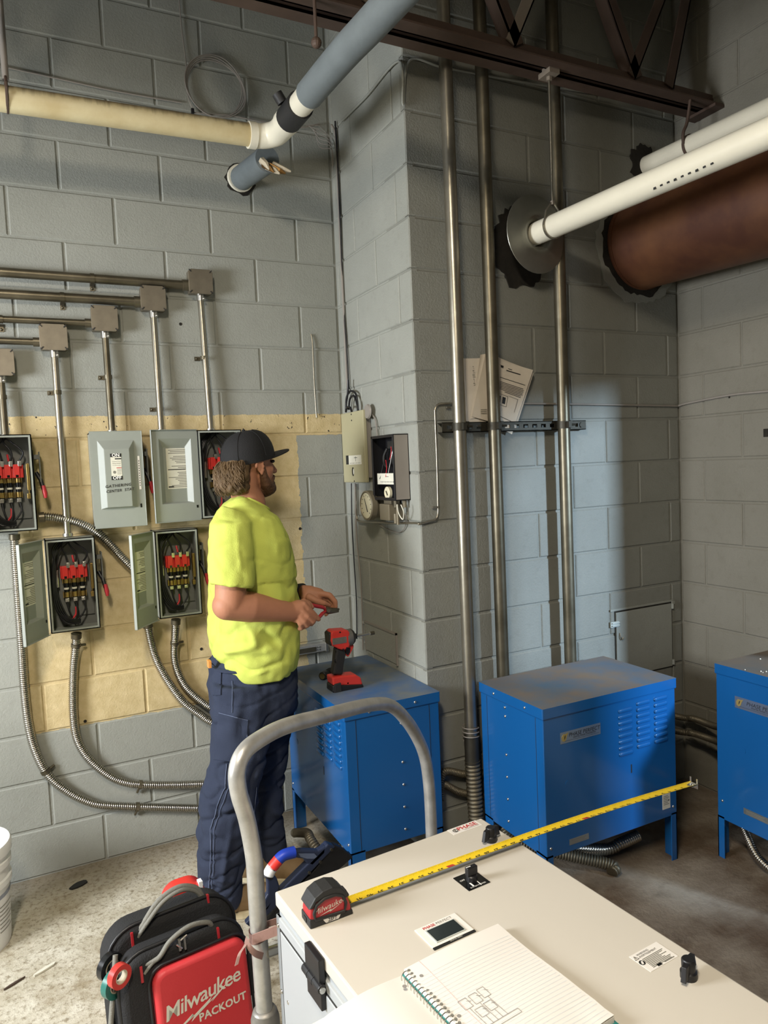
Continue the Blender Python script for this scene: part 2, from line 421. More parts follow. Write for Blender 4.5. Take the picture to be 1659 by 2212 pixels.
# window frame of the left wall and door frame of the right wall
mb = MB()
for lo, hi in (((XL-.12, 1.08, 1.28), (XL+.02, 1.13, 2.72)), ((XL-.12, 2.37, 1.28), (XL+.02, 2.42, 2.72)), ((XL-.12, 1.08, 1.27), (XL+.03, 2.42, 1.32)), ((XL-.12, 1.08, 2.68), (XL+.02, 2.42, 2.73))): mb.box(lo, hi)
struct(obj('window_1', mb, M['edge_white'], bevel=.004))
mb = MB()
for lo, hi in (((XR-.01, .03, 0), (XR+.025, .06, 2.12)), ((XR-.01, 1.22, 0), (XR+.2, 1.27, 2.12)), ((XR-.01, .04, 2.09), (XR+.06, 1.27, 2.14))): mb.box(lo, hi)
struct(obj('trim_1', mb, M['taupe'], bevel=.004))
# ------------------------------------------------------------------ ceiling lamp (above the frame)
lp = thing('ceiling_lamp', 'white fluorescent strip lamp hanging above the room', 'lamp', (-.4, .2, 3.4))
obj('housing', MB().box((-.52, -.4, 3.4), (-.28, .8, 3.48)), M['edge_white'], lp, bevel=.005)
obj('hanger', MB().cyl((-.4, .3, 3.48), (-.4, .3, ZC), .004, 8), M['silver'], lp)
# ------------------------------------------------------------------ steel joist
JY = 2.36
j = thing('steel_joist', 'brown open-web steel roof joist spanning in front of the conduit wall', 'joist', (.2, JY, 3.2))
def angle_iron(mb, a, b, w, t, up=(0, 0, 1)):
    a, b = V(a), V(b); T = frame(a, b - a, up); L = (b - a).length
    mb.box((0, -w/2, -t/2), (L, w/2, t/2), T=T); mb.box((0, -w/2, -t/2), (L, -w/2+t, w), T=T)
X0, X1, ZB = -1.2, XR+.05, 3.205
mb = MB()
for s in (-1, 1):
    y = JY + s*.012
    mb.box((X0, min(y, y+s*.062), ZB), (X1, max(y, y+s*.062), ZB+.007)); mb.box((X0, min(y, y+s*.007), ZB), (X1, max(y, y+s*.007), ZB+.07))
obj('bottom_chord', mb, M['joist'], j)
mb = MB()
for s in (-1, 1):
    y = JY + s*.012
    mb.box((X0, min(y, y+s*.062), 3.90), (X1, max(y, y+s*.062), 3.907)); mb.box((X0, min(y, y+s*.007), 3.84), (X1, max(y, y+s*.007), 3.907))
obj('top_chord', mb, M['joist'], j)
tops = [-.9, -.3, .3, .9, 1.5, 2.12, 2.75]
for i in range(len(tops)-1):
    xm = (tops[i]+tops[i+1])/2
    for (xa, xb, m_) in ((tops[i], xm, 'joist'), (xm, tops[i+1], 'joist_light' if i in (3, 4) else 'joist')):
        mb = MB(); za, zb = (3.87, 3.25) if xa == tops[i] else (3.25, 3.87)
        T = frame((xa, JY, za), (xb-xa, 0, zb-za), (0, 1, 0)); L = math.hypot(xb-xa, zb-za)
        mb.box((0, -.03, -.003), (L, .03, .003), T=T); mb.box((0, -.03, -.003), (L, -.024, .045), T=T)
        obj('web_member', mb, M[m_], j)
mb = MB(); T = frame((2.66, JY, 3.25), (.19, 0, .66), (0, 1, 0)); mb.box((0, -.03, -.003), (.69, .03, .003), T=T); mb.box((0, -.03, -.003), (.69, -.024, .05), T=T)
obj('web_member', mb, M['joist'], j)
obj('bearing_plate', MB().box((XR-.06, JY-.08, ZB-.012), (XR, JY+.08, ZB)), M['joist'], j)
def ragged(cx_, cz_, rx, rz_, n, amp, seed, clamp=None):
    out = []
    for k in range(n):
        a = 2*PI*k/n; f = 1 + amp*noise.noise(V((2.5*math.cos(a)+seed, 2.5*math.sin(a), 0))) + amp*.6*noise.noise(V((9*math.cos(a)+seed, 9*math.sin(a), 3)))
        x = cx_ + rx*f*math.cos(a); out.append((min(x, clamp) if clamp else x, cz_ + rz_*f*math.sin(a)))
    return out
# ------------------------------------------------------------------ overhead pipes on the left
ZP = 2.998
def ridge(path, r, pitch=.0075, amp=.0030, per=4):
    """resample a path and make the corrugated radius list of flexible conduit"""
    P = bez(path, 24); L = [0]
    for a, b in zip(P, P[1:]): L.append(L[-1] + (b-a).length)
    n = int(L[-1]/(pitch/per)); out = []; rs = []; k = 0
    for i in range(n+1):
        t = L[-1]*i/n
        while k < len(L)-2 and L[k+1] < t: k += 1
        f = (t - L[k])/max(L[k+1]-L[k], 1e-9); out.append(P[k].lerp(P[k+1], f))
        rs.append(r + amp*(0.9 if i % per == 0 else (.45 if i % per in (1, 3) else -.9)) )
    return out, rs
def stained_pipe():
    m = bpy.data.materials.new('stained_cream_pipe'); m.use_nodes = True; N = NT(m); b = m.node_tree.nodes['Principled BSDF']
    g = N.n('ShaderNodeNewGeometry'); mp = N.n('ShaderNodeMapping'); mp.inputs['Scale'].default_value = (38, 3, 3); N.l(g.outputs['Position'], mp.inputs['Vector'])
    n1 = N.noise(mp.outputs['Vector'], 1., 4); n2 = N.noise(g.outputs['Position'], 6, 5); sep = N.n('ShaderNodeSeparateXYZ'); N.l(g.outputs['Position'], sep.inputs[0])
    # soot settled on the pipe's top, running down in streaks; the pipe itself rises slightly to the right
    hgt = N.math('SUBTRACT', sep.outputs[2], N.math('ADD', N.math('MULTIPLY', sep.outputs[0], .0197), 2.9747))
    hgt = N.math('ADD', hgt, N.math('MULTIPLY', N.math('SUBTRACT', n1, .5), .05))
    f = N.math('MULTIPLY', N.ramp(hgt, .010, .036), .75)
    col = N.mix(N.ramp(n2, .35, .7), lin('bfae84'), lin('d6cba6')); N.l(N.mix(f, col, lin('4a3b28')), b.inputs['Base Color']); b.inputs['Roughness'].default_value = .45
    return m
dr = thing('drain_pipe', 'cream horizontal drain pipe turning through a white elbow toward the camera', 'pipe', (1.0, 2.85, 2.95))
yd = 2.86
M['pvc_stained'] = stained_pipe()
obj('cream_run', MB().tube([(-1.0, yd, 2.955), (.93, yd, ZP-.005)], .043, 24), M['pvc_stained'], dr, smooth=60)
el = [(.90, yd, ZP-.005), (.95, yd-.002, ZP-.003), (.985, yd-.02, ZP), (1.003, yd-.06, ZP), (1.005, yd-.15, ZP)]
obj('elbow', MB().tube(bez(el, 6), .0465, 24), M['pvc'], dr, smooth=60)
obj('elbow_hub', MB().cyl((.895, yd, ZP-.006), (.925, yd, ZP-.005), 0.050, 24).cyl((1.005, yd-.13, ZP), (1.006, yd-.17, ZP), .050, 24), M['pvc'], dr, smooth=50)
obj('rubber_coupling', MB().cyl((1.006, yd-.17, ZP), (1.01, yd-.29, ZP), .051, 24).cyl((.965, yd-.22, ZP+.03), (.945, yd-.22, ZP+.06), .02, 12), M['grip'], dr, smooth=50)
obj('white_stub', MB().cyl((1.01, yd-.29, ZP), (1.014, yd-.42, ZP), .044, 24), M['pvc'], dr, smooth=50)
P = [V((1.013, yd-.37, ZP)), V((1.026, 2.2, ZP)), V((1.05, 1.9, ZP)), V((1.12, .9, ZP+.01)), V((1.2, 0, ZP+.02))]
obj('insulated_run', MB().tube(bez(P, 8), .050, 24), M['insulation'], dr, smooth=60)
obj('hanger_rod', MB().cyl((.97, 2.30, ZP+.06), (.97, 2.30, 3.205), .006, 8).ball((.97, 2.30, ZP+.07), .018), M['joist'], dr)
st = thing('pipe_stub', 'short grey insulated pipe stub leaving a rough hole in the back wall', 'pipe', (.99, 3.2, ZP))
obj('insulation', MB().cyl((.985, YB-.002, ZP-.005), (1.0, yd+.09, ZP-.05), .052, 24), M['insulation'], st, smooth=60)
for k in range(5):
    a = k*.5-1.2; p0 = V((1.0+.028*math.sin(a), yd+.085, ZP-.05-.03*abs(math.cos(a))))
    obj('torn_wrap', MB().tube([p0, p0 + V((.012+.008*k, -.02, -.022)), p0 + V((.02+.012*k, -.03, -.045+.004*k))], [.016, .012, .003], 6), M['copper_dark' if k % 2 else 'tape_core'], st)
obj('wall_sleeve', MB().cyl((.983, YB+.003, ZP-.004), (.985, YB-.018, ZP-.005), .06, 24), M['pvc'], st, smooth=50)
hl = MB()
ring = [(math.cos(a)*.068*random.uniform(.9, 1.15), math.sin(a)*.068*random.uniform(.9, 1.15)) for a in [2*PI*k/22 for k in range(22)]]
hl.prism(ring, -.002, .0035, T=frame((.985, YB, ZP-.006), (1, 0, 0), (0, 0, 1))); obj('hole_edge', hl, M['hole'], st)
# vertical hanger of the cream pipe at the left edge
hg = thing('pipe_hanger', 'thin steel hanger rod above the cream pipe at the left edge', 'hanger', (.03, yd, 3.05))
obj('rod', MB().cyl((.045, yd, 3.04), (.045, yd, 3.75), .011, 10), M['taupe'], hg, smooth=50)
obj('clevis', MB().tube([(.045, yd+.055*math.cos(a), 2.99+.055*math.sin(a)) for a in [2*PI*k/20 for k in range(20)]], .005, 6, closed=True), M['joist'], hg)
# coil of cable hanging on the back wall
co = thing('cable_coil', 'loose coil of thin grey cable hanging high on the back wall', 'cable', (.9, YB, 3.25))
for k in range(4):
    R0 = .122 + .004*k; cx = aY(465, 190, YB-.02)
    obj('loop', MB().tube([(cx.x+R0*math.cos(a)+.004*math.sin(3*a+k), YB-.016-.004*k, cx.z+R0*math.sin(a)*1.0+.004*math.cos(2*a+k)) for a in [2*PI*i/40 for i in range(40)]], .0028, 6, closed=True), M['taupe'], co, smooth=60)
obj('lead', MB().tube(bez([aY(384, -40, YB-.012), aY(392, 60, YB-.012), aY(402, 140, YB-.012), aY(404, 200, YB-.014), aY(420, 245, YB-.018)], 8), .0028, 6), M['taupe'], co, smooth=60)
obj('lead', MB().tube(bez([aY(420, 243, YB-.02), aY(450, 247, YB-.02), aY(500, 250, YB-.02), aY(560, 262, YB-.02), aY(640, 275, YB-.02), aY(690, 268, YB-.02)], 8), .0035, 6), M['taupe'], co, smooth=60)
obj('cable_tie', MB().bc(aY(416, 240, YB-.02), (.012, .014, .02)), M['black'], co)
# thin line along the wall above the cream pipe
tag(obj('tubing', MB().tube(bez([aY(-60, 130, YB-.01), aY(80, 160, YB-.01), aY(240, 195, YB-.01), aY(392, 222, YB-.01)], 6), .003, 6), M['taupe'], smooth=60, origin=aY(80, 160, YB-.01)),
    'thin grey control tubing slanting along the back wall above the cream pipe', 'tubing')
# short bare stub of tubing on the back wall right of the conduits
tag(obj('wall_tubing_stub', MB().tube(bez([aY(672, 722, YB-.006), aY(675, 745, YB-.012), aY(679, 830, YB-.012), aY(684, 902, YB-.012)], 6), .0042, 8), M['steel_conduit'], smooth=60, origin=aY(684, 902, YB-.012)),
    'short vertical bare metal tube fixed on the back wall right of the conduits', 'tubing')
# ------------------------------------------------------------------ white PVC pipes and rusty duct on the right
pz, pxw = 2.60, 1.982
pv = thing('white_pipe', 'white plastic pipe running out of a round metal wall plate toward the camera', 'pipe', (pxw, YC, pz))
d0, d1 = V((pxw, YC+.02, pz)), V((2.14, .1, pz))
obj('pipe', MB().tube([d0, d1], .0455, 28), M['pvc'], pv, smooth=60)
mbp = MB()
for k in range(9):
    t = .30 + k*.011; p = d0.lerp(d1, t); mbp.bc((p.x-.033, p.y, p.z-.0325), (.002, .010, .006 if k % 3 else .010))
obj('pipe_print', mbp, M['print'], pv)
tr = thing('wall_plate', 'large round metal escutcheon plate behind the white pipe', 'plate', (pxw, YC, 2.48))
prof = [(.046, .0), (.056, .022), (.075, .028), (.10, .024), (.14, .018), (.160, .014), (.161, .012), (.08, .010)]
Tp = Matrix(((1, 0, 0, pxw+.003), (0, 0, -1, YC-.09), (0, 1, 0, pz-.004), (0, 0, 0, 1))) @ Matrix.Rotation(math.radians(5), 4, 'Y')
obj('disc', MB().lathe(prof, 40, T=Tp, caps=False), M['escutcheon'], tr, smooth=50)
ring = ragged(.0, -.03, .155, .165, 64, .25, 8.)
obj('wall_hole', MB().prism(ring, -.01, .006, T=frame((pxw, YC, pz), (1, 0, 0), (0, 0, 1))), M['hole'], tr)
def clevis_ring(mb, c, r, w=.012, t=.003, d=(0, 1, 0)):
    T = frame(c, (1, 0, 0), (0, 0, 1)); n = 28; P = []
    for s in (-w/2, w/2):
        P.append([T @ V((r*math.cos(2*PI*k/n), r*math.sin(2*PI*k/n), s)) for k in range(n+1)])
    mb.grid(P); P2 = [[T @ V(((r+t)*math.cos(2*PI*k/n), (r+t)*math.sin(2*PI*k/n), s)) for k in range(n+1)] for s in (w/2, -w/2)]; mb.grid(P2)
    for s in (0, 1): mb.grid([P[s], P2[1-s]] if s == 0 else [P2[0], P[1]])
yh = 2.36; th = (d0.y-yh)/(d0.y-d1.y); ch = d0.lerp(d1, th)
hg = thing('clevis_hanger', 'steel rod and clevis holding the white pipe below the brown joist', 'hanger', ch)
mb = MB(); clevis_ring(mb, ch, .047); obj('clevis_ring', mb, M['steel_conduit'], hg)
mb = MB()
for s in (-1, 1): mb.tube([ch + V((s*.048, 0, .0)), ch + V((s*.034, 0, .06)), ch + V((s*.008, 0, .092))], .004, 6)
obj('yoke', mb, M['steel_conduit'], hg); obj('rod', MB().cyl(ch + V((0, 0, .085)), (ch.x, yh, 3.205), .0048, 8), M['steel_conduit'], hg, smooth=60)
obj('nut', MB().cyl(ch + V((0, 0, .085)), ch + V((0, 0, .10)), .009, 6).cyl((ch.x, yh, 3.17), (ch.x, yh, 3.2), .012, 6).bc((ch.x, yh, 3.2), (.05, .07, .03)), M['joist_light'], hg)
p2 = V((2.729, YC+.02, 3.013)); q2 = V((2.87, .4, 3.013))
pw2 = thing('white_pipe', 'second white pipe, higher up and behind, entering the dark corner of the wall', 'pipe', p2)
obj('pipe', MB().tube([p2, q2], .046, 24), M['pvc'], pw2, smooth=60)
ring = ragged(-.01, 0, .09, .09, 48, .3, 2.)
obj('wall_hole', MB().prism(ring, -.01, .006, T=frame((2.729, YC, 3.013), (1, 0, 0), (0, 0, 1))), M['hole'], pw2)
c2 = p2.lerp(q2, .12)
hg = thing('clevis_hanger', 'dark hooked hanger holding the second white pipe under the joist end', 'hanger', c2)
mb = MB(); clevis_ring(mb, c2, .048); obj('clevis_ring', mb, M['joist'], hg)
obj('hook', MB().tube(bez([c2 + V((-.045, 0, .0)), c2 + V((-.045, 0, .05)), c2 + V((-.02, 0, .1)), (c2.x-.01, c2.y-.01, 3.205)], 5), .007, 8), M['joist'], hg, smooth=60)
# rusty duct
rz, rxw, rr = 2.644, 2.676, .203
rd = thing('rusty_duct', 'big rust-brown steel duct pipe entering a broken hole in the wall', 'duct', (rxw, YC, rz-rr))
dirn = V((.0, -1, -.035)).normalized()
a0 = V((rxw, YC+.03, rz))
Pd = [a0 + dirn*t for t in (0, .3, .8, 1.4, 2.4)]
obj('duct', MB().tube(Pd, rr, 48), M['rust'], rd, smooth=60)
obj('flange_lip', MB().tube([a0 + dirn*.045, a0 + dirn*.06], rr+.004, 48), M['rust'], rd, smooth=60)
ring = ragged(-.004, -.008, rr+.022, rr+.026, 72, .10, 5., XR-.01-rxw)
obj('wall_hole', MB().prism(ring, -.01, .005, T=frame((rxw, YC, rz), (1, 0, 0), (0, 0, 1))), M['hole'], rd)
obj('broken_edge', MB().prism(ragged(-.005, -.012, rr+.05, rr+.055, 72, .10, 3., XR-.012-rxw), -.01, .003, T=frame((rxw, YC, rz), (1, 0, 0), (0, 0, 1))), M['wall'], rd)
# ------------------------------------------------------------------ junction boxes and rigid conduits on the back wall
cx = (-.045, .156, .356, .558, .765)                                # conduit positions, about 0.2 m apart
jz = (2.135, 2.24, 2.325, 2.42, 2.505)                              # centre heights of the junction boxes
cbot = (1.838, 1.428, 1.848, 1.848, 1.848)                          # where each conduit enters its switch
nth = ('first conduit at the left edge', 'second conduit from the left', 'third conduit from the left', 'fourth conduit from the left', 'rightmost conduit')
for i in range(5):
    x, z = cx[i], jz[i]
    t = thing('junction_box', 'square taupe junction box on top of the %s' % nth[i], 'junction box', (x, YB, z-.052), 'junction boxes in a rising row')
    obj('body', MB().box((x-.05, YB-.052, z-.05), (x+.05, YB, z+.05)), M['jbox'], t, bevel=.006)
    c = .012; w = .053
    outl = [(-w+c, -w), (w-c, -w), (w, -w+c), (w, w-c), (w-c, w), (-w+c, w), (-w, w-c), (-w, -w+c)]
    obj('cover', MB().prism(outl, 0, .006, T=frame((x, YB-.052, z), (1, 0, 0), (0, 0, 1))), M['jbox'], t, bevel=.0015)
    for sx, sz in ((-1, 1), (1, 1), (-1, -1), (1, -1)):
        T = frame((x+sx*.046, YB-.0585, z+sz*.046), (1, sx*sz*-1.0, 0), (0, 0, 1)); T = Matrix.Translation((x+sx*.045, YB-.059, z+sz*.045)) @ Matrix.Rotation(math.radians(45 if sx*sz > 0 else -45), 4, 'Y')
        obj('screw_slot', MB().bc((0, 0, 0), (.004, .003, .014), T=T), M['print'], t)
    # vertical conduit
    t = thing('rigid_conduit', 'vertical steel conduit dropping from the junction box, the %s' % nth[i], 'conduit', (x, YB-.03, cbot[i]), 'vertical conduits on the back wall')
    obj('tube', MB().cyl((x, YB-.028, z-.05), (x + (.008 if i == 4 else 0), YB-.028-(.02 if cbot[i] > 1.5 else 0.02), cbot[i]), .0135, 16), M['steel_conduit' if i in (1, 3, 4) else 'dark_conduit'], t, smooth=60)
    obj('connector', MB().cyl((x, YB-.028, z-.078), (x, YB-.028, z-.048), .017, 14).cyl((x+(.008 if i == 4 else 0), YB-.046, cbot[i]+.012), (x+(.008 if i == 4 else 0), YB-.046, cbot[i]), .02, 14).ball((x+.012, YB-.045, z-.07), .005), M['silver'], t, smooth=50)
    zs = (2.0, 2.02, 2.085, 1.95, 2.175)[i]
    obj('strap', MB().box((x-.036, YB-.005, zs-.009), (x-.012, YB, zs+.009)).cyl((x, YB-.034, zs-.008), (x, YB-.034, zs+.008), .0165, 14).ball((x-.028, YB-.007, zs), .0055), M['dark_conduit'], t, smooth=50)
    if i > 0:
        # horizontal run leaving to the left
        zr = z - .018 + (.0 if i < 3 else .004); r = .0135 if i < 3 else .019
        t = thing('rigid_conduit', 'horizontal steel conduit running left from the junction box over the %s' % nth[i], 'conduit', (x-.05, YB-.03, zr), 'horizontal conduits on the back wall')
        obj('tube', MB().cyl((x-.05, YB-.03, zr), (-1.2, YB-.03, zr), r, 16), M['dark_conduit'], t, smooth=60)
        obj('connector', MB().cyl((x-.076, YB-.03, zr), (x-.048, YB-.03, zr), r+.005, 14), M['dark_conduit'], t, smooth=50)
        xs = (0, -.35, -.03, .20, .32)[i]
        obj('strap', MB().box((xs-.008, YB-.005, zr-.045), (xs+.008, YB, zr-.015)).cyl((xs-.008, YB-.03, zr), (xs+.008, YB-.03, zr), r+.003, 14).ball((xs, YB-.007, zr-.036), .0055), M['dark_conduit'], t, smooth=50)
# ------------------------------------------------------------------ fused disconnect switches
SD = .112                                                           # depth of the enclosures
def switch(label, xl, zb, w, h, state, extra=None, handle=True):
    """state: 'closed', or (open angle) of the door hinged at the left edge"""
    t = thing('safety_switch', label, 'switch box', (xl, YB, zb), 'grey safety switches on the cream wall')
    y0, y1 = YB-SD, YB; th = .004; L = MB()
    L.box((xl, y1-.006, zb), (xl+w, y1-.001, zb+h)); obj('back_plate', L, M['switch_in'], t)
    L = MB().box((xl, y0, zb), (xl+th, y1, zb+h)).box((xl+w-th, y0, zb), (xl+w, y1, zb+h)).box((xl, y0, zb), (xl+w, y1, zb+th)).box((xl, y0, zb+h-th), (xl+w, y1, zb+h))
    fw = .011
    L.box((xl, y0, zb), (xl+fw, y0+.003, zb+h)).box((xl+w-fw, y0, zb), (xl+w, y0+.003, zb+h)).box((xl+fw, y0, zb), (xl+w-fw, y0+.003, zb+fw)).box((xl+fw, y0, zb+h-fw), (xl+w-fw, y0+.003, zb+h))
    obj('enclosure', L, M['switch_grey'], t)
    # door in its own frame: local x from the hinge, y up, z outward
    if state == 'closed': T = frame((xl-.004, y0-.002, zb-.004), (1, 0, 0), (0, 0, 1))
    else:
        a = math.radians(state); T = frame((xl, y0-.003, zb-.004), (math.cos(a), -math.sin(a), 0), (0, 0, 1))
    W, Hh = w+.006, h+.008; D = MB(T)
    px0, px1, pz0, pz1 = W*.14, W*.83, Hh*.20, Hh*.90; s = .022; dz = .02
    o = [(0, 0), (W, 0), (W, Hh), (0, Hh)]; i1 = [(px0, pz0), (px1, pz0), (px1, pz1), (px0, pz1)]; i2 = [(px0+s, pz0+.006), (px1-s, pz0+.006), (px1-s, pz1-s*1.6), (px0+s, pz1-s*1.6)]
    vs = [(x, y, .012) for x, y in o] + [(x, y, .012) for x, y in i1] + [(x, y, .012+dz) for x, y in i2]
    fs = [(0,1,5,4), (1,2,6,5), (2,3,7,6), (3,0,4,7), (4,5,9,8), (5,6,10,9), (6,7,11,10), (7,4,8,11), (8,9,10,11)]
    bk = [(x, y, z-.0025) for x, y, z in vs]; n = len(vs)
    D.add(vs + bk, fs + [tuple(q+n for q in reversed(f)) for f in fs])
    for (a, b) in (((0, 0, 0), (W, .003, .013)), ((0, Hh-.003, 0), (W, Hh, .013)), ((W-.003, 0, 0), (W, Hh, .013))): D.box(a, b)
    dob = obj('door', D, M['switch_grey'], t, bevel=.0012, bseg=1)
    if state == 'closed':
        zf = .012+dz+.0008
        lb = MB(T).box((W*.36, Hh*.50, zf-.0006), (W*.56, Hh*.745, zf)); obj('rating_label', lb, M['label'], dob)
        obj('rating_label_band', MB(T).box((W*.355, Hh*.73, zf-.0004), (W*.565, Hh*.765, zf+.0004)).box((W*.355, Hh*.495, zf-.0004), (W*.565, Hh*.535, zf+.0004)).box((W*.44, Hh*.705, zf-.0004), (W*.56, Hh*.717, zf+.0004)), M['print'], dob)
        obj('on_off_print', MB(T).text('ON', .019, Matrix.Translation((W*.46, Hh*.7475, zf+.0006)), bold=.02).text('OFF', .019, Matrix.Translation((W*.46, Hh*.515, zf+.0006)), bold=.02), M['white_print'], dob)
        tx = MB(T)
        for q, (b_, sz) in enumerate((('General Duty', .0062), ('Safety Switch', .0062), ('for utility service', .0045))):
            tx.text(b_, sz, Matrix.Translation((W*.465, Hh*(.685-.02*q), zf+.0004)))
        for q in range(5): tx.box((W*.47, Hh*(.60-.012*q), zf), (W*.55, Hh*(.604-.012*q), zf+.0003))
        tx.lathe([(.006, 0), (.006, .0004)], 14, T=Matrix.Translation((W*.42, Hh*.575, zf)))
        obj('label_print', tx, M['print_grey'], dob)
        obj('label_print_red', MB(T).box((W*.46, Hh*.615, zf), (W*.555, Hh*.622, zf+.0004)), M['print_red'], dob)
        obj('marker_writing', MB(T).text('GATHERING', .0165, Matrix.Translation((W*.47, Hh*.435, zf+.0005)) @ Matrix.Rotation(.05, 4, 'Z'), shear=.2, space=1.15, bold=.012).text('CENTER  STAT', .0155, Matrix.Translation((W*.50, Hh*.385, zf+.0005)) @ Matrix.Rotation(.06, 4, 'Z'), shear=.2, space=1.1, bold=.012), M['print'], dob)
        obj('strip_label', MB(T).box((W*.885, Hh*.385, .0125), (W*.925, Hh*.735, .0135)), M['paper_white'], dob)
        sp = MB(T)
        for q in range(11): sp.box((W*.898, Hh*(.42+.0255*q), .0135), (W*.912, Hh*(.435+.0255*q), .0138))
        obj('strip_label_print', sp, M['print'], dob)
        obj('latch_slot', MB(T).box((W*.885, Hh*.195, .0122), (W*.915, Hh*.235, .0132)), M['black_gloss'], dob)
    else:
        obj('door_notice', MB(T).box((W*.20, Hh*.36, .012+dz-.0035), (W*.66, Hh*.80, .012+dz-.0028)), M['label'], dob)
        zz = .012+dz-.0039; pn = MB(T)
        for q in range(24):
            if q in (3, 9, 13): continue
            pn.box((W*.215, Hh*(.785-.0175*q), zz), (W*(.40 + .25*random.random()), Hh*(.778-.0175*q), zz+.0004))
        obj('notice_print', pn, M['print_grey'], dob)
        obj('notice_band', MB(T).box((W*.26, Hh*.565, zz-.0002), (W*.64, Hh*.573, zz+.0002)).box((W*.53, Hh*.375, zz-.0002), (W*.645, Hh*.39, zz+.0002)), M['print'], dob)
        obj('latch_slot', MB(T).box((W*.05, Hh*.14, .0085), (W*.09, Hh*.17, .0092)), M['black_gloss'], dob)
        # fuse gear inside
        xc = xl + w*.56; yb = y1-.012; g = .031
        obj('mounting_plate', MB().box((xc-.062, y1-.014, zb+h*.12), (xc+.07, y1-.006, zb+h*.80)), M['switch_in'], t)
        R_ = MB().box((xc-.053, yb-.042, zb+h*.555), (xc+.050, yb-.012, zb+h*.69))
        for k in range(3):
            X = xc-.034+g*k; R_.box((X-.014, yb-.058, zb+h*.555), (X+.009, yb-.03, zb+h*.695))
        obj('red_insulator', R_, M['red_insul'], t, bevel=.002)
        sl = MB()
        for k in range(3):
            X = xc-.034+g*k; sl.box((X-.006, yb-.0595, zb+h*.56), (X+.004, yb-.0575, zb+h*.585))
        obj('insulator_slot', sl, M['black_gloss'], t)
        for k in range(3):
            X = xc-.034+g*k
            obj('terminal_lug', MB().box((X+.004, yb-.06, zb+h*.675), (X+.017, yb-.03, zb+h*.73)).cyl((X+.0105, yb-.061, zb+h*.712), (X+.0105, yb-.059, zb+h*.712), .0045, 8), M['silver'], t, bevel=.0015)
            obj('fuse', MB().cyl((X, yb-.035, zb+h*.345), (X, yb-.035, zb+h*.555), .0095, 14), M['black_gloss'], t, smooth=50)
            obj('fuse_cap', MB().cyl((X, yb-.035, zb+h*.505), (X, yb-.035, zb+h*.55), .0108, 14).cyl((X, yb-.035, zb+h*.35), (X, yb-.035, zb+h*.405), .0108, 14), M['brass'], t, smooth=50)
            obj('fuse_band', MB().cyl((X, yb-.035, zb+h*.435), (X, yb-.035, zb+h*.455), .0102, 14), M['label'], t, smooth=50)
            obj('fuse_clip', MB().box((X-.014, yb-.04, zb+h*.345), (X-.0115, yb-.012, zb+h*.41)).box((X+.0115, yb-.04, zb+h*.345), (X+.014, yb-.012, zb+h*.41)).box((X-.014, yb-.04, zb+h*.5), (X-.0115, yb-.012, zb+h*.555)).box((X+.0115, yb-.04, zb+h*.5), (X+.014, yb-.012, zb+h*.555)), M['brass'], t)
            obj('load_lug', MB().box((X-.008, yb-.044, zb+h*.30), (X+.007, yb-.02, zb+h*.338)).cyl((X, yb-.045, zb+h*.32), (X, yb-.043, zb+h*.32), .004, 8), M['silver'], t, bevel=.0015)
        nb = MB().box((xc-.075, yb-.03, zb+h*.46), (xc-.061, yb-.012, zb+h*.65)); obj('neutral_bar', nb, M['silver'], t, bevel=.002)
        for k in range(4): obj('neutral_screw', MB().cyl((xc-.068, yb-.033, zb+h*(.485+.047*k)), (xc-.068, yb-.029, zb+h*(.485+.047*k)), .0055, 10), M['silver'], t)
        obj('operating_arm', MB().box((xc+.061, yb-.05, zb+h*.42), (xc+.072, yb-.02, zb+h*.70)).box((xc+.058, yb-.045, zb+h*.33), (xc+.07, yb-.02, zb+h*.385)).cyl((xc+.066, yb-.03, zb+h*.37), (xc+.066, yb-.03, zb+h*.45), .003, 8), M['brass'], t, bevel=.0015)
        # wires
        def wire(P, m='wire', r=.0036): obj('wire', MB().tube(bez(P, 8), r, 7), M[m], t, smooth=60)
        ztop = zb+h-.01; xt = xl+w*.5
        for k in range(3):
            X = xc-.034+g*k
            wire([(xt-.01+.008*k, yb-.03, ztop), (xt-.03+.03*k, yb-.045, zb+h*.92), (X+.005+.01*k, yb-.05, zb+h*.82), (X+.0105, yb-.045, zb+h*.73)])
            wire([(X, yb-.032, zb+h*.31), (X+.004, yb-.04, zb+h*.2), (xl+w*.48+.006*k, yb-.045, zb+h*.085), (xl+w*.38, yb-.05, zb+h*.06), (xl+w*.25, yb-.045, zb+h*.12-.004*k), (xl+w*.2-.004*k, yb-.04, zb+h*.22)])
        for k in range(4):
            wire([(xt-.012*k, yb-.025, ztop), (xl+.05-.007*k, yb-.035, zb+h*.88), (xl+.026+.003*k, yb-.04, zb+h*.7), (xl+.02+.004*k, yb-.045, zb+h*.45), (xl+.03+.008*k, yb-.05-.003*k, zb+h*.22), (xl+w*.42, yb-.05-.004*k, zb+h*.07+.006*k), (xl+w*.62, yb-.045, zb+h*.06+.004*k)])
        wire([(xt+.01, yb-.02, ztop), (xl+w*.3, yb-.04, zb+h*.85), (xc-.068, yb-.03, zb+h*.65)])
        wire([(xc-.034+g*1, yb-.033, zb+h*.80), (xc-.034+g*1.1, yb-.045, zb+h*.73)], 'red_wire', .0042)
        wire([(xc-.034+g, yb-.036, zb+h*.235), (xc-.036+g, yb-.041, zb+h*.16), (xc-.05+g, yb-.043, zb+h*.11)], 'red_wire', .0042)
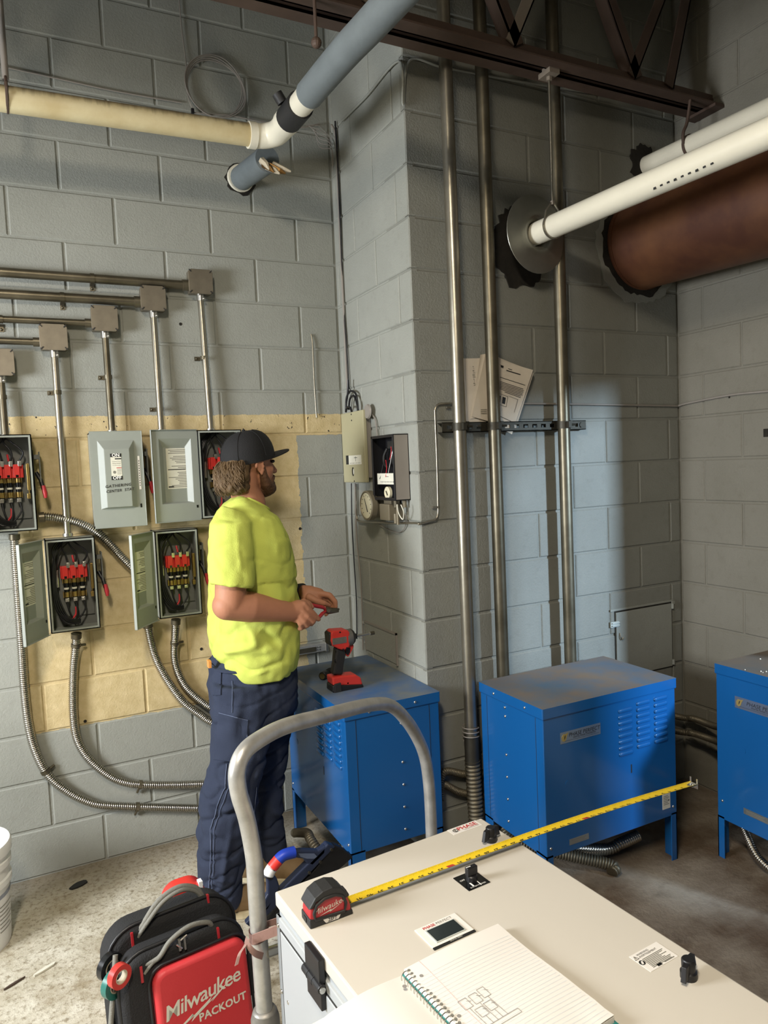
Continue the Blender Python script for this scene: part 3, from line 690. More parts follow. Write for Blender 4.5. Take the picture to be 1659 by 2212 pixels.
    if handle:
        hx = xl+w
        hb = obj('handle_bracket', MB().box((hx, YB-.07, zb+h*.36), (hx+.004, YB-.02, zb+h*.84)).box((hx+.004, YB-.075, zb+h*.74), (hx+.024, YB-.055, zb+h*.79)).box((hx+.022, YB-.085, zb+h*.50), (hx+.027, YB-.03, zb+h*.82)), M['switch_in'], t, bevel=.0015)
        obj('lever', MB().tube([(hx+.01, YB-.06, zb+h*.60), (hx+.024, YB-.075, zb+h*.52), (hx+.032, YB-.085, zb+h*.42)], .008, 8), M['black'], t, smooth=50)
        obj('lever_grip', MB().tube([(hx+.031, YB-.084, zb+h*.46), (hx+.036, YB-.088, zb+h*.38), (hx+.037, YB-.089, zb+h*.33)], [.008, .0095, .006], 10), M['red_dark'], t, smooth=60)
    return t
switch('open grey switch box at the left edge with red fuse block and tangled black wires', -.150, 1.466, .196, .381, 130)
switch('closed grey switch box with on off label and handwritten marker words', .262, 1.458, .200, .391, 'closed')
switch('open grey switch box right behind the capped man, door folded flat to the left', .697, 1.463, .196, .388, 172)
switch('lowest open grey switch box left of the other lower one, door ajar with notice', .066, 1.043, .187, .380, 118)
switch('lower open grey switch box beside the man, red fuse block and door ajar', .492, 1.046, .182, .378, 127)
# ------------------------------------------------------------------ flexible metal conduits
def flex(label, path, r=.0160, group='flexible metal conduits on the back wall', straps=(), m='flex', pitch=.0085):
    P, rs = ridge(path, r, pitch)
    t = thing('flexible_conduit', label, 'conduit', V(path[-1]), group)
    obj('hose', MB().tube(P, rs, 12), M[m], t, smooth=70)
    obj('connector', MB().tube([P[0], P[min(10, len(P)-1)]], r+.005, 14), M['dark_conduit'], t, smooth=50)
    for (f, side) in straps:
        k = int(f*(len(P)-1)); p = P[k]; d = (P[min(k+3, len(P)-1)] - P[max(k-3, 0)]).normalized(); s = d.cross(V((0, 1, 0))).normalized()*side
        obj('strap', MB().cyl(p - d*.007, p + d*.007, r+.004, 14).tube([p + s*(r), p + s*(r+.022) + V((0, .01, 0))], .0055, 8), M['dark_conduit'], t, smooth=50)
    return t
yw = YB-.022
def bw(x, y, o=.022): return aY(x, y, YB-o)
flex('flexible metal conduit arching from the left edge switch to behind the lower door', [aY(84, 1118, YB-.045), aY(110, 1117, YB-.045), aY(160, 1126, YB-.042), aY(205, 1146, YB-.04), aY(240, 1178, YB-.038), aY(265, 1205, YB-.036), aY(300, 1240, YB-.036)], .0165)
flex('flexible metal conduit at far left sweeping down lowest along the wall', [aY(31, 1154, YB-.04), aY(33, 1200, YB-.035), bw(42, 1330), bw(47, 1400), bw(52, 1480), bw(61, 1560), bw(76, 1620), bw(105, 1675), bw(150, 1712), bw(200, 1735), bw(246, 1741), bw(340, 1744), bw(430, 1746), bw(560, 1748)], straps=((.50, 1), (.72, -1)))
flex('flexible metal conduit dropping from the lowest switch then running right above the lowest one', [aY(165, 1368, YB-.045), aY(164, 1395, YB-.035), bw(159, 1450), bw(158, 1530), bw(165, 1590), bw(185, 1630), bw(215, 1660), bw(250, 1683), bw(292, 1694), bw(360, 1696), bw(435, 1694), bw(560, 1690)], straps=((.04, 1), (.60, -1)))
flex('left of two flexible conduits curving down from the switch beside the man', [aY(318, 1345, YB-.04), aY(326, 1385, YB-.03), bw(338, 1425), bw(362, 1470), bw(395, 1515), bw(430, 1542), bw(462, 1562), bw(540, 1590)])
flex('right of two flexible conduits curving down from the switch beside the man', [aY(380, 1338, YB-.05), aY(378, 1380, YB-.035), bw(377, 1420), bw(386, 1455), bw(405, 1487), bw(435, 1514), bw(466, 1532), bw(540, 1555)], straps=((.16, 1),))
# small anchors and holes left in the wall
for (x, y, nm) in ((435, 1402, 'beside the right flexible conduit'), (184, 1558, 'under the lower flexible conduit bend'), (390, 700, 'between the two right conduits'), (648, 1142, 'on the grey paint edge right of the man')):
    p = aY(x, y, YB)
    tag(obj('wall_anchor', MB().lathe([(.007, 0), (.006, .002), (.003, .0022), (.002, .001)], 12, T=frame(p - V((0, .0003, 0)), (1, 0, 0), (0, 0, 1))), M['hole'], origin=p, smooth=50), 'small dark screw anchor ' + nm, 'anchor')
# ------------------------------------------------------------------ instruments on the step wall (facing -X)
def FX(p): return frame(p, (0, -1, 0), (0, 0, 1))                   # local x toward the camera side, y up, z out of the step wall
# cream controller panel
t = thing('control_panel', 'tall narrow cream metal controller with small dial window on the step wall', 'control panel', (XS, 3.1, 1.588))
xf = 1.394; ya, yb_ = 3.222, 2.972; za, zb = 1.589, 1.918
T = FX((xf, ya, za)); W, Hh = ya-yb_, zb-za
obj('housing', MB().box((xf+.008, yb_+.008, za+.02), (XS, ya-.012, zb-.012)), M['taupe'], t, bevel=.003)
obj('cover', MB(T).box((0, 0, -.018), (W, Hh, 0)), M['cream_panel'], t, bevel=.004)
obj('dial_window', MB(T).box((W*.16, Hh*.26, -.001), (W*.29, Hh*.39, .0006)), M['print'], t)
obj('dial_scale', MB(T).box((W*.29, Hh*.255, -.001), (W*.86, Hh*.385, .0012)), M['label'], t)
sc = MB(T)
for k in range(7): sc.box((W*(.36+.07*k), Hh*.268, .0012), (W*(.375+.07*k), Hh*.282, .0016))
sc.box((W*.60, Hh*.30, .0012), (W*.612, Hh*.37, .0016)).box((W*.54, Hh*.347, .0012), (W*.68, Hh*.354, .0016))
obj('scale_print', sc, M['print'], t)
ov = [(W*.46+.011*math.cos(a), Hh*.155+.021*math.sin(a)) for a in [2*PI*k/20 for k in range(20)]]
obj('adjust_hole', MB(T).prism(ov, -.001, .0012), M['hole'], t)
ov = [(W*.50+.006*math.cos(a), Hh*.155+.014*math.sin(a)) for a in [2*PI*k/16 for k in range(16)]]
obj('knob_face', MB(T).prism(ov, .001, .002), M['label'], t)
mb = MB(T)
for (u, v) in ((.5, .965), (.5, .88), (.5, .02)): mb.lathe([(.004, 0), (.003, .002)], 8, T=Matrix.Translation((W*u, Hh*v, 0)))
obj('cover_screw', mb, M['print'], t)
# black open indicating controller
t = thing('open_controller', 'open black instrument case with scale card and tiny gauge on the step wall', 'controller', (XS, 2.72, 1.515))
yn = 2.632; xf = aY(851, 1000, yn).x; yf = aX(804, 1000, xf).y; za, zb = 1.516, 1.79
T = FX((xf, yf, za)); W, Hh = yf-yn, zb-za; D = XS-xf
c = MB(T); th = .004
c.box((0, 0, -D), (W, Hh, -D+.004)); c.box((0, 0, -D), (th, Hh, 0)); c.box((0, 0, -D), (W, th, 0)); c.box((0, Hh-th, -D), (W, Hh, 0))
obj('case', c, M['black'], t)
obj('case_side', MB(T).box((W-th, 0, -D), (W, Hh, 0)), M['taupe'], t, bevel=.003)
rim = MB(T)
for lo, hi in (((0, 0, -.004), (.012, Hh, .003)), ((W-.006, 0, -.004), (W+.001, Hh, .003)), ((0, 0, -.004), (W, .012, .003)), ((0, Hh-.012, -.004), (W, Hh, .003))): rim.box(lo, hi)
obj('case_rim', rim, M['black'], t, bevel=.002)
obj('scale_card', MB(T).box((W*.14, Hh*.245, -.012), (W*.97, Hh*.415, -.008)), M['label'], t)
sc = MB(T)
for k in range(9): sc.box((W*(.30+.07*k), Hh*.275, -.008), (W*(.322+.07*k), Hh*.292, -.0075))
sc.box((W*.52, Hh*.36, -.008), (W*.66, Hh*.367, -.0075))
obj('card_print', sc, M['print'], t)
G = Matrix.Translation((W*.56, Hh*.115, -.02))
obj('small_gauge', MB(T).lathe([(.026, 0), (.026, .012), (.023, .014), (.022, .012)], 24, T=G), M['gauge_face'], t, smooth=40)
obj('gauge_needle', MB(T).box((-.002, -.012, .014), (.002, .010, .0155), T=G @ Matrix.Rotation(.6, 4, 'Z')), M['print'], t)
obj('mechanism', MB(T).tube(bez([(W*.25, Hh*.80, -.05), (W*.18, Hh*.68, -.04), (W*.24, Hh*.56, -.035), (W*.45, Hh*.50, -.03)], 6), .006, 8).ball((W*.55, Hh*.70, -.055), (.03, .05, .02)).bc((W*.6, Hh*.85, -.05), (.06, .03, .04)), M['print'], t, smooth=60)
obj('brass_wheel', MB(T).lathe([(.014, -.004), (.014, .004)], 18, T=Matrix.Translation((W*.9, Hh*.565, -.03)) @ Matrix.Rotation(PI/2, 4, 'Y')), M['brass'], t, smooth=40)
for (P, m_) in (([(W*.62, Hh*.82, -.03), (W*.66, Hh*.72, -.025), (W*.62, Hh*.62, -.02)], 'red_wire'), ([(W*.45, Hh*.62, -.02), (W*.52, Hh*.5, -.015), (W*.55, Hh*.36, -.006)], 'red_wire'), ([(W*.8, Hh*.93, -.03), (W*.74, Hh*.7, -.02), (W*.62, Hh*.42, -.012)], 'silver'), ([(W*.32, Hh*.56, -.02), (W*.3, Hh*.4, -.01), (W*.27, Hh*.33, -.006)], 'print')):
    obj('wire', MB(T).tube(bez(P, 6), .0014, 6), M[m_], t)
obj('bottom_fitting', MB(T).box((W*.28, -.03, -.06), (W*.62, -.001, -.02)).cyl((W*.72, -.001, -.03), (W*.72, -.03, -.03), .008, 10).cyl((W*.92, -.001, -.05), (W*.92, -.03, -.05), .009, 10), M['gauge_rim'], t)
# round pressure gauge
gc = V((XS-.09, 2.878, 1.490))
t = thing('pressure_gauge', 'round taupe pressure gauge below the cream controller', 'gauge', (XS, 2.878, 1.43))
T = FX(gc)
obj('body', MB(T).lathe([(.040, -.09), (.058, -.070), (.060, -.03), (.066, -.025), (.066, 0), (.060, .004), (.056, -.002)], 36), M['gauge_rim'], t, smooth=40)
obj('dial_face', MB(T).lathe([(.056, -.003), (.056, .0)], 36), M['gauge_face'], t, smooth=40)
tk = MB(T)
for k in range(11):
    a = math.radians(225-27*k); tk.box((.042, -.0015, .0), (.049, .0015, .0006), T=Matrix.Rotation(a, 4, 'Z'))
obj('dial_ticks', tk, M['print'], t)
obj('needle', MB(T).prism([(-.003, -.03), (.003, -.03), (.001, .035), (-.001, .035)], .001, .002, T=Matrix.Rotation(.45, 4, 'Z')), M['print'], t)
# transducer block and tubing below
t = thing('valve_block', 'small taupe valve block under the black instrument case', 'valve', (XS, 2.7, 1.42))
obj('block', MB().box((XS-.07, 2.70, 1.43), (XS, 2.79, 1.50)), M['gauge_rim'], t, bevel=.004)
obj('port', MB().cyl((XS-.05, 2.68, 1.46), (XS-.05, 2.68, 1.42), .008, 10).cyl((XS-.05, 2.66, 1.50), (XS-.05, 2.66, 1.415), .006, 10), M['gauge_rim'], t, smooth=50)
def tubing(label, P, r=.004, m='steel_conduit', n=8, grp='thin tubing near the step wall instruments'):
    P = [V(p) for p in P]; t = thing('tubing', label, 'tubing', P[-1], grp)
    obj('tube', MB().tube(bez(P, n), r, 8), M[m], t, smooth=60); return t
def sw(x, y, o=.01): return aX(x, y, XS-o)
def cw(x, y, o=.008): return aY(x, y, YC-o)
t = tubing('shiny thin tube looping from the instruments round the corner and up the conduit wall', [sw(768, 1045), sw(770, 1090), sw(771, 1116), sw(776, 1126), sw(800, 1128, .012), sw(850, 1130, .012), sw(898, 1130, .012), V((XS-.01, YC-.008, 1.42)), cw(925, 1127), cw(940, 1122), cw(946, 1110), cw(946, 1085), cw(944, 1000), cw(940, 900), cw(940, 884), cw(946, 874), cw(958, 872), cw(985, 873)], .0045)
for (x, y) in ((938, 1096), (968, 880)): obj('clip', MB().bc(cw(x, y), (.018, .012, .008)), M['steel_conduit'], t)
tubing('thin tube running level along the conduit wall to the far corner', [cw(985, 872), cw(1060, 872), cw(1150, 872), cw(1300, 874), cw(1466, 877), V((XR-.012, YC-.012, 1.893))], .0045, 'taupe')
tubing('thin tube continuing along the right wall from the corner', [V((XR-.012, YC-.01, 1.893)), aX(1490, 870, XR-.008), aX(1580, 853, XR-.008), aX(1659, 845, XR-.008), aX(1720, 838, XR-.008)], .0055, 'taupe')
tubing('grey cable bundle dropping along the inner corner to the cream controller', [sw(716, 270, .02), sw(726, 300), sw(731, 420), sw(737, 560), sw(743, 680), sw(748, 800), sw(752, 850)], .006, 'taupe')
tubing('second dark cable down the inner corner beside the grey bundle', [sw(724, 262, .012), sw(728, 330, .012), sw(735, 480, .01), sw(741, 640, .01), sw(750, 770, .01), sw(754, 840, .012)], .004, 'wire')
for k, (P) in enumerate(([(747, 885), (749, 858), (757, 845), (768, 850), (772, 870), (773, 888)], [(753, 885), (756, 862), (764, 855), (770, 868), (774, 888)], [(752, 820), (751, 850), (748, 870), (747, 890)], [(760, 890), (756, 880), (750, 880), (747, 890)])):
    tubing(('black cable looping highest above the cream controller', 'black cable loop just inside the highest loop above the cream controller', 'black cable entering the top left of the cream controller', 'short black cable tail lying on top of the cream controller')[k], [sw(x, y, .022+.006*k) for x, y in P], .005, 'wire')
tubing('thin black cable hanging from the cream controller down the step wall', [sw(759, 1044, .02), sw(760, 1120, .02), sw(764, 1200), sw(770, 1300), sw(771, 1380)], .003, 'wire')
tubing('thin copper tube pair hanging left of the round gauge down to the blue cabinet', [sw(767, 1044, .02), sw(768, 1100, .02), sw(772, 1180), sw(779, 1250), sw(783, 1340), sw(784, 1404)], .0035, 'taupe')
tubing('thin wire sagging in a loop below the black instrument case', [sw(812, 1128), sw(835, 1142), sw(860, 1150), sw(874, 1140), sw(877, 1120), sw(872, 1108)], .002, 'taupe')
tubing('small white hooked wire under the black instrument case', [sw(858, 1090, .06), sw(861, 1108, .05), sw(870, 1122, .04), sw(872, 1106, .05), sw(866, 1090, .06)], .0025, 'label')
tubing('thin curved tube from the round disc behind the cream controller', [sw(798, 890), sw(810, 905), sw(815, 940), sw(816, 960)], .0035, 'taupe')
tag(obj('small_disc', MB().lathe([(.02, 0), (.034, .004), (.03, .012)], 20, T=FX(sw(797, 889, .02))), M['taupe'], smooth=40, origin=sw(797, 889, .02)), 'small grey round disc at the top corner of the cream controller', 'disc')
# painted tube on the step wall top: white line beneath the joist and round the corner
tubing('pale painted tube climbing the step wall and turning the corner under the joist', [sw(738, 262), sw(790, 210), sw(862, 132), V((XS-.01, YC-.01, 3.06)), cw(885, 131), cw(960, 146), cw(1100, 172), cw(1300, 204), cw(1440, 226)], .005, 'wall')
# wire nest at the inner corner
t = thing('wire_nest', 'nest of thin loose wires at the top of the inner corner', 'wire', sw(715, 300))
for k in range(6):
    obj('wire', MB().tube(bez([aY(662+4*k, 270+2*k, YB-.03), aY(690, 272+9*k, YB-.04), sw(703+3*k, 285+8*k, .03), sw(718, 300+14*k, .02)], 6), .0018, 6), M['taupe'], t)
# small access door in the step wall near the floor
t = thing('access_panel', 'small square access panel low in the step wall above the blue cabinet', 'access panel', sw(790, 1420))
p = [aX(x, y, XS) for x, y in ((789, 1340), (858, 1366), (860, 1450), (790, 1440))]
y0, y1, z1, z0 = p[0].y, p[1].y, p[0].z, .775
obj('panel', MB(FX((XS, y0, z0))).box((.004, .004, -.001), (y0-y1-.004, z1-z0-.004, .004)), M['wall'], t, bevel=.002)
T = FX((XS, y0, z0)); w, h = y0-y1, z1-z0
obj('frame', MB(T).box((0, h-.008, -.002), (w, h, .008)).box((w-.008, 0, -.002), (w, h, .008)).box((0, 0, -.002), (.006, h, .006)), M['taupe'], t)
obj('hinge', MB(T).cyl((-.004, h*.9, .006), (-.004, h*.98, .006), .006, 8), M['wall'], t)
# ------------------------------------------------------------------ conduit wall: large conduits, strut, papers, hatch
for i, (x, m_, lab) in enumerate(((1.598, 'steel_conduit', 'leftmost large vertical conduit on the right wall section, brightest and nearest'), (1.768, 'dark_conduit', 'middle large vertical conduit passing in front of the papers'), (2.136, 'dark_conduit', 'rightmost large vertical conduit behind the round wall plate'))):
    zb_ = (.50, .70, .70)[i]; t = thing('large_conduit', lab, 'conduit', (x, YC-.066, zb_), 'three large vertical conduits')
    obj('tube', MB().tube([(x-.008, YC-.066, 4.2), (x, YC-.066, 2.2), (x+.004, YC-.066, zb_)], .0265, 24), M[m_], t, smooth=60)
    if i == 0:
        obj('wire_wrap', MB().tube(bez([(x+.034*math.cos(a), YC-.066+.034*math.sin(a), .575-.0018*k-.004*math.sin(a)) for k, a in enumerate([2*PI*q/10 for q in range(36)])], 2), .0022, 6), M['taupe'], t)
        obj('coupling', MB().cyl((x+.004, YC-.066, .53), (x+.004, YC-.066, .40), .031, 20), M['strut'], t, smooth=50)
    zc = 1.806
    obj('clamp', MB().cyl((x, YC-.066, zc-.016), (x, YC-.066, zc+.016), .0295, 20).box((x-.008, YC-.11, zc-.013), (x+.008, YC-.09, zc+.013)).box((x+.024, YC-.082, zc-.02), (x+.037, YC-.045, zc+.02)).cyl((x+.024, YC-.086, zc), (x+.048, YC-.086, zc), .005, 8), M['strut'], t, smooth=40)
P, rs = ridge([(1.602, YC-.066, .42), (1.603, YC-.07, .30), (1.600, YC-.08, .16), (1.57, YC-.11, .05), (1.53, YC-.16, .03), (1.46, YC-.22, .03)], .030, .017, .004)
tag(obj('flexible_conduit', MB().tube(P, rs, 16), M['flex_dull'], smooth=70, origin=P[-1]), 'thick dull ribbed flexible conduit continuing below the leftmost large conduit', 'conduit')
# strut channel with real slots
t = thing('strut_channel', 'dark slotted strut channel screwed across the wall behind the large conduits', 'strut', (1.9, YC, 1.785))
x0, x1, zc, hh, yfr = 1.535, 2.29, 1.806, .0205, YC-.036
mb = MB().box((x0, yfr, zc+.0075), (x1, yfr+.003, zc+hh)).box((x0, yfr, zc-hh), (x1, yfr+.003, zc-.0075))
sl = [x0+.035+.048*k for k in range(16)]; prev = x0
for s_ in sl:
    if s_+.014 > x1: break
    mb.box((prev, yfr, zc-.0075), (s_-.013, yfr+.003, zc+.0075)); prev = s_+.013
mb.box((prev, yfr, zc-.0075), (x1, yfr+.003, zc+.0075))
obj('web', mb, M['strut'], t)
obj('flange', MB().box((x0, yfr, zc+hh-.003), (x1, YC, zc+hh)).box((x0, yfr, zc-hh), (x1, YC, zc-hh+.003)), M['strut'], t)
obj('bolt', MB().cyl((x0+.05, yfr-.006, zc), (x0+.05, yfr, zc), .011, 6).cyl((x1-.03, yfr-.006, zc), (x1-.03, yfr, zc), .011, 6), M['strut'], t)
# papers tucked behind the conduits
def sheet(mb, corners, y, curl=0., n=8):
    a, b, c, d = [V((p.x, 0, p.z)) for p in corners]              # tl, tr, br, bl
    P = []
    for i in range(n+1):
        row = []
        for k in range(n+1):
            u, v = k/n, i/n; p = a.lerp(b, u).lerp(d.lerp(c, u), v)
            row.append(V((p.x, y + curl*(-(u-.4)**2*max(0, 1-v*1.1)*1.0) + .002*math.sin(5*u+3*v), p.z)))
        P.append(row)
    mb.grid(P, thick=(0, .0004, 0))
def cpt(L, y=YC-.03): return [aY(px_, py_, y) for px_, py_ in L]
t = thing('paper_sheaf', 'left sheaf of folded papers tucked between the two left large conduits', 'papers', aY(1035, 920, YC-.03))
for k, L in enumerate(([(1000, 777), (1070, 772), (1085, 920), (1008, 922)], [(1003, 774), (1062, 773), (1080, 912), (1010, 918)], [(1038, 766), (1052, 764), (1040, 900), (1016, 905)], [(1048, 764), (1080, 790), (1072, 915), (1018, 900)])):
    mb = MB(); sheet(mb, cpt(L), YC-.022-.004*k, .0); obj('sheet', mb, M['paper'], t, smooth=60)
mb = MB()
for k in range(5): p = aY(1022 + .6*k, 792+9*k, YC-.0365); mb.bc(p, (.004+.004*(k % 3), .0004, .004))
for k in range(3): p = aY(1045, 885+4*k, YC-.0385); mb.bc(p, (.03, .0004, .0018), T=Matrix.Translation((0, 0, 0)))
obj('print_marks', mb, M['print_grey'], t)
t = thing('paper_sheaf', 'right sheaf of printed papers with a curled corner behind the middle conduit', 'papers', aY(1110, 930, YC-.03))
for k, L in enumerate(([(1068, 766), (1150, 800), (1118, 925), (1075, 915)], [(1075, 770), (1152, 806), (1115, 930), (1070, 918)], [(1062, 772), (1148, 800), (1106, 938), (1060, 915)])):
    mb = MB(); sheet(mb, cpt(L), YC-.02-.006*k, .02 if k == 2 else .01, 10); obj('sheet', mb, M['paper'], t, smooth=60)
mb = MB(); a, b, c_, d = cpt([(1062, 772), (1148, 800), (1106, 938), (1060, 915)])
def uvp(u, v): p = a.lerp(b, u).lerp(d.lerp(c_, u), v); return V((p.x, YC-.0337 - .02*(u-.4)**2*max(0, 1-v*1.1) + .002*math.sin(5*u+3*v), p.z))
def line(mb, u0, u1, v, h=.008, n=6):
    mb.grid([[uvp(u0+(u1-u0)*k/n, v) for k in range(n+1)], [uvp(u0+(u1-u0)*k/n, v+h) for k in range(n+1)]])
line(mb, .16, .30, .07, .035); line(mb, .42, .52, .085); line(mb, .38, .74, .115, .014)
for k, (u0, u1) in enumerate(((.1, .92), (.1, .2), (.1, .9), (.12, .93), (.12, .93), (.12, .92), (.12, .93), (.12, .9), (.4, .9))): line(mb, u0, u1, .25+.022*k+(.02 if k > 1 else 0), .007)
for (u0, u1, v, h) in ((.12, .52, .50, .004), (.12, .52, .66, .004), (.12, .13, .5, .16), (.51, .52, .5, .16), (.15, .3, .53, .1), (.36, .46, .53, .1), (.55, .85, .49, .003), (.83, .84, .49, .2), (.15, .8, .83, .006)): line(mb, u0, u1, v, h)
obj('printed_text', mb, M['print'], t)
# access hatch with latch low on the conduit wall
t = thing('wall_hatch', 'painted access hatch with a small latch low on the conduit wall near the corner', 'hatch', (2.66, YC, .6))
x0, x1, z0, z1 = 2.472, 2.845, .60, .922
obj('gap', MB().box((x0-.004, YC-.0015, z0-.004), (x1+.004, YC+.002, z1+.004)), M['hole'], t)
obj('panel', MB().box((x0+.003, YC-.006, z0+.003), (x1-.003, YC+.001, z1-.004)), M['wall'], t, bevel=.0015)
obj('frame_lip', MB().box((x0-.03, YC-.004, z1+.004), (x1+.012, YC, z1+.014)), M['wall'], t, bevel=.0015)
obj('hinge', MB().cyl((x1+.002, YC-.007, z1-.03), (x1+.002, YC-.007, z1-.005), .007, 8).cyl((x1+.002, YC-.007, z0+.01), (x1+.002, YC-.007, z0+.035), .007, 8).box((x1, YC-.006, z1-.01), (x1+.02, YC, z1+.006)), M['wall'], t)
obj('latch', MB().box((x0-.035, YC-.010, .852), (x0+.018, YC-.002, .878)).cyl((x0-.03, YC-.014, .860), (x0+.016, YC-.014, .860), .003, 8).cyl((x0-.03, YC-.014, .872), (x0+.016, YC-.014, .872), .003, 8), M['edge_white'], t, bevel=.001)
obj('hook', MB().tube(bez([(x0+.022, YC-.008, .82), (x0+.022, YC-.014, .80), (x0+.03, YC-.014, .787), (x0+.037, YC-.014, .798)], 4), .0028, 6), M['steel_conduit'], t)
# anchors on the right wall
for (x, y, s_, nm) in ((1576, 857, .008, 'holding the thin tube on the right wall'), (1655, 935, .022, 'at the right edge of the right wall')):
    p = aX(x, y, XR); tag(obj('wall_anchor', MB().bc((0, 0, 0), (.004, s_, s_*1.6), T=Matrix.Translation(p - V((.002, 0, 0)))), M['hole'], origin=p, bevel=.001), 'small dark anchor plate ' + nm, 'anchor')
# ------------------------------------------------------------------ blue phase converter cabinets
LOUV = {}
def louver_mesh(w, h, d=.006):
    if 'm' in LOUV: return LOUV['m']
    n = 5; out = []
    for r_, z in ((1.0, 0.), (1.0, .0008), (.80, d*.75), (.45, d)):
        ring = []
        for s, c in ((1, w/2-h/2), (-1, -w/2+h/2)):
            for k in range(n+1):
                a = -PI/2 + PI*k/n if s == 1 else PI/2 + PI*k/n
                ring.append((c + h/2*r_*math.cos(a), h/2*r_*math.sin(a)*(1 if math.sin(a) > 0 else 1), z))
        out.append(ring)
    m = len(out[0]); vs = [p for r in out for p in r]
    fs = [(i*m+k, i*m+(k+1) % m, (i+1)*m+(k+1) % m, (i+1)*m+k) for i in range(len(out)-1) for k in range(m)] + [tuple((len(out)-1)*m+k for k in range(m))]
    me = bpy.data.meshes.new('louver'); me.from_pydata(vs, [], fs); me.materials.append(M['blue'])
    me.polygons.foreach_set('use_smooth', [True]*len(me.polygons)); me.update(); LOUV['m'] = me; return me
def blue_cabinet(label, org, right, w, d, h, top_mat, plate=True, lou=True, lz=0.19):
    t = thing('power_converter', label, 'electrical cabinet', org, 'blue metal converter cabinets')
    T = frame(org, right, (0, 0, 1))                                # x along the front, y up, z out of the front
    obj('body', MB(T).box((0, lz, -d), (w, h-.008, 0)), M['blue'], t, bevel=.003)
    lid = MB(T); e = .005
    vs = [(-e, h-.042, -d-e), (w+e, h-.042, -d-e), (w+e, h-.042, e), (-e, h-.042, e), (-e, h, -d-e), (w+e, h, -d-e), (w+e, h, e), (-e, h, e)]
    lid.add(vs, [(0,1,2,3), (0,4,5,1), (1,5,6,2), (2,6,7,3), (3,7,4,0)]); lid.add(vs, [(4,7,6,5)], 1)
    obj('lid', lid, [M['blue'], M[top_mat]], t, bevel=.004)
    for (a, s) in ((0, 1), (w, -1)):
        for (z, q) in ((0, -1), (-d, 1)):
            L = MB(T).box((min(a, a+s*.03), 0, min(z, z+q*.004)), (max(a, a+s*.03), lz+.01, max(z, z+q*.004)))
            L.box((min(a, a+s*.004), 0, min(z, z+q*.06)), (max(a, a+s*.004), lz+.01, max(z, z+q*.06)))
            obj('leg', L, M['blue'], t)
    # seams of the side panels
    sm = MB(T)
    for xx in (-.0006, w+.0006-.0012): sm.box((xx, lz+.01, -.045), (xx+.0012, h-.045, -.043)); sm.box((xx, lz+.01, -d+.043), (xx+.0012, h-.045, -d+.045))
    obj('panel_seam', sm, M['print'], t)
    if lou:
        me = louver_mesh(.072, .017)
        for c in range(3):
            for r in range(8):
                o = bpy.data.objects.new('louver', me); C.objects.link(o); o.parent = t
                loc = T @ V((w*.595 + .0945*c, h-.068-.0245*r - (.012 if c == 0 else 0), .0005)) - V(org); R = T.to_3x3().to_4x4(); o.matrix_local = Matrix.Translation(loc) @ R
    obj('key_slot', MB(T).box((w*.632, h*.555, 0), (w*.640, h*.60, .0008)), M['print'], t)
    obj('knockout', MB(T).lathe([(.012, 0), (.012, .0012)], 16, T=Matrix.Translation((w*.16, h*.60, 0))), M['blue'], t)
    sc = MB(T); r5 = [(.0055, 0), (.005, .002), (.002, .0035)]
    for (u, v) in ((.03, .30), (.97, .30)): sc.lathe(r5, 10, T=Matrix.Translation((w*u, h*v, 0)))
    for (x_, nz) in ((-e, -1), (w+e, 1)):
        for zz in (-.1, -.3):
            sc.lathe(r5, 10, T=frame((x_, h-.022, zz), (0, 0, -nz), (0, 1, 0)))
        for k in range(7): sc.lathe(r5, 10, T=frame((-.0005 if nz < 0 else w+.0005, h-.07-.09*k if k > 1 else h-.06-.035*k, -d*.58), (0, 0, -nz), (0, 1, 0)))
    obj('screw', sc, M['silver'], t, smooth=50)
    if plate:
        x0, x1, z0, z1 = w*.115, w*.405, h*.805, h*.862
        pl = obj('name_plate', MB(T).box((x0, z0, 0), (x1, z1, .0012)), M['plate_metal'], t)
        em = MB(T); cx_, cz_ = x0+.020, (z0+z1)/2+.001; out = []
        for k in range(13): a = math.radians(60 + 24*k); out.append((cx_-.002+.012*math.cos(a), cz_-.002+.015*math.sin(a)))
        em.prism([(cx_-.014, cz_+.002), (cx_-.012, cz_-.012), (cx_-.002, cz_-.016), (cx_+.006, cz_-.010), (cx_+.011, cz_+.004), (cx_+.018, cz_+.015), (cx_+.005, cz_+.012), (cx_-.006, cz_+.013)], .0012, .002)
        obj('emblem', em, M['gold'], pl); obj('emblem_slot', MB(T).prism([(cx_-.003, cz_-.009), (cx_+.002, cz_-.002), (cx_+.004, cz_+.009), (cx_-.001, cz_+.004)], .002, .0024), M['print'], pl)
        obj('plate_lettering', MB(T).text('PHASE PERFECT', .0215, Matrix.Translation(((x0+x1)/2+.018, cz_+.004, .0014)), shear=.15).text('DIGITAL PHASE CONVERTER', .0085, Matrix.Translation(((x0+x1)/2+.018, cz_-.008, .0014))).box((x0+.02, cz_-.0155, .0012), (x1-.008, cz_-.0148, .0016)), M['print'], pl)
        dp = obj('data_plate', MB(T).box((w*.16, h*.285, 0), (w*.30, h*.315, .001)), M['plate_metal'], t)
        obj('data_lines', MB(T).box((w*.175, h*.305, .001), (w*.28, h*.307, .0014)).box((w*.175, h*.298, .001), (w*.27, h*.3, .0014)).box((w*.175, h*.291, .001), (w*.285, h*.293, .0014)), M['print_grey'], dp)
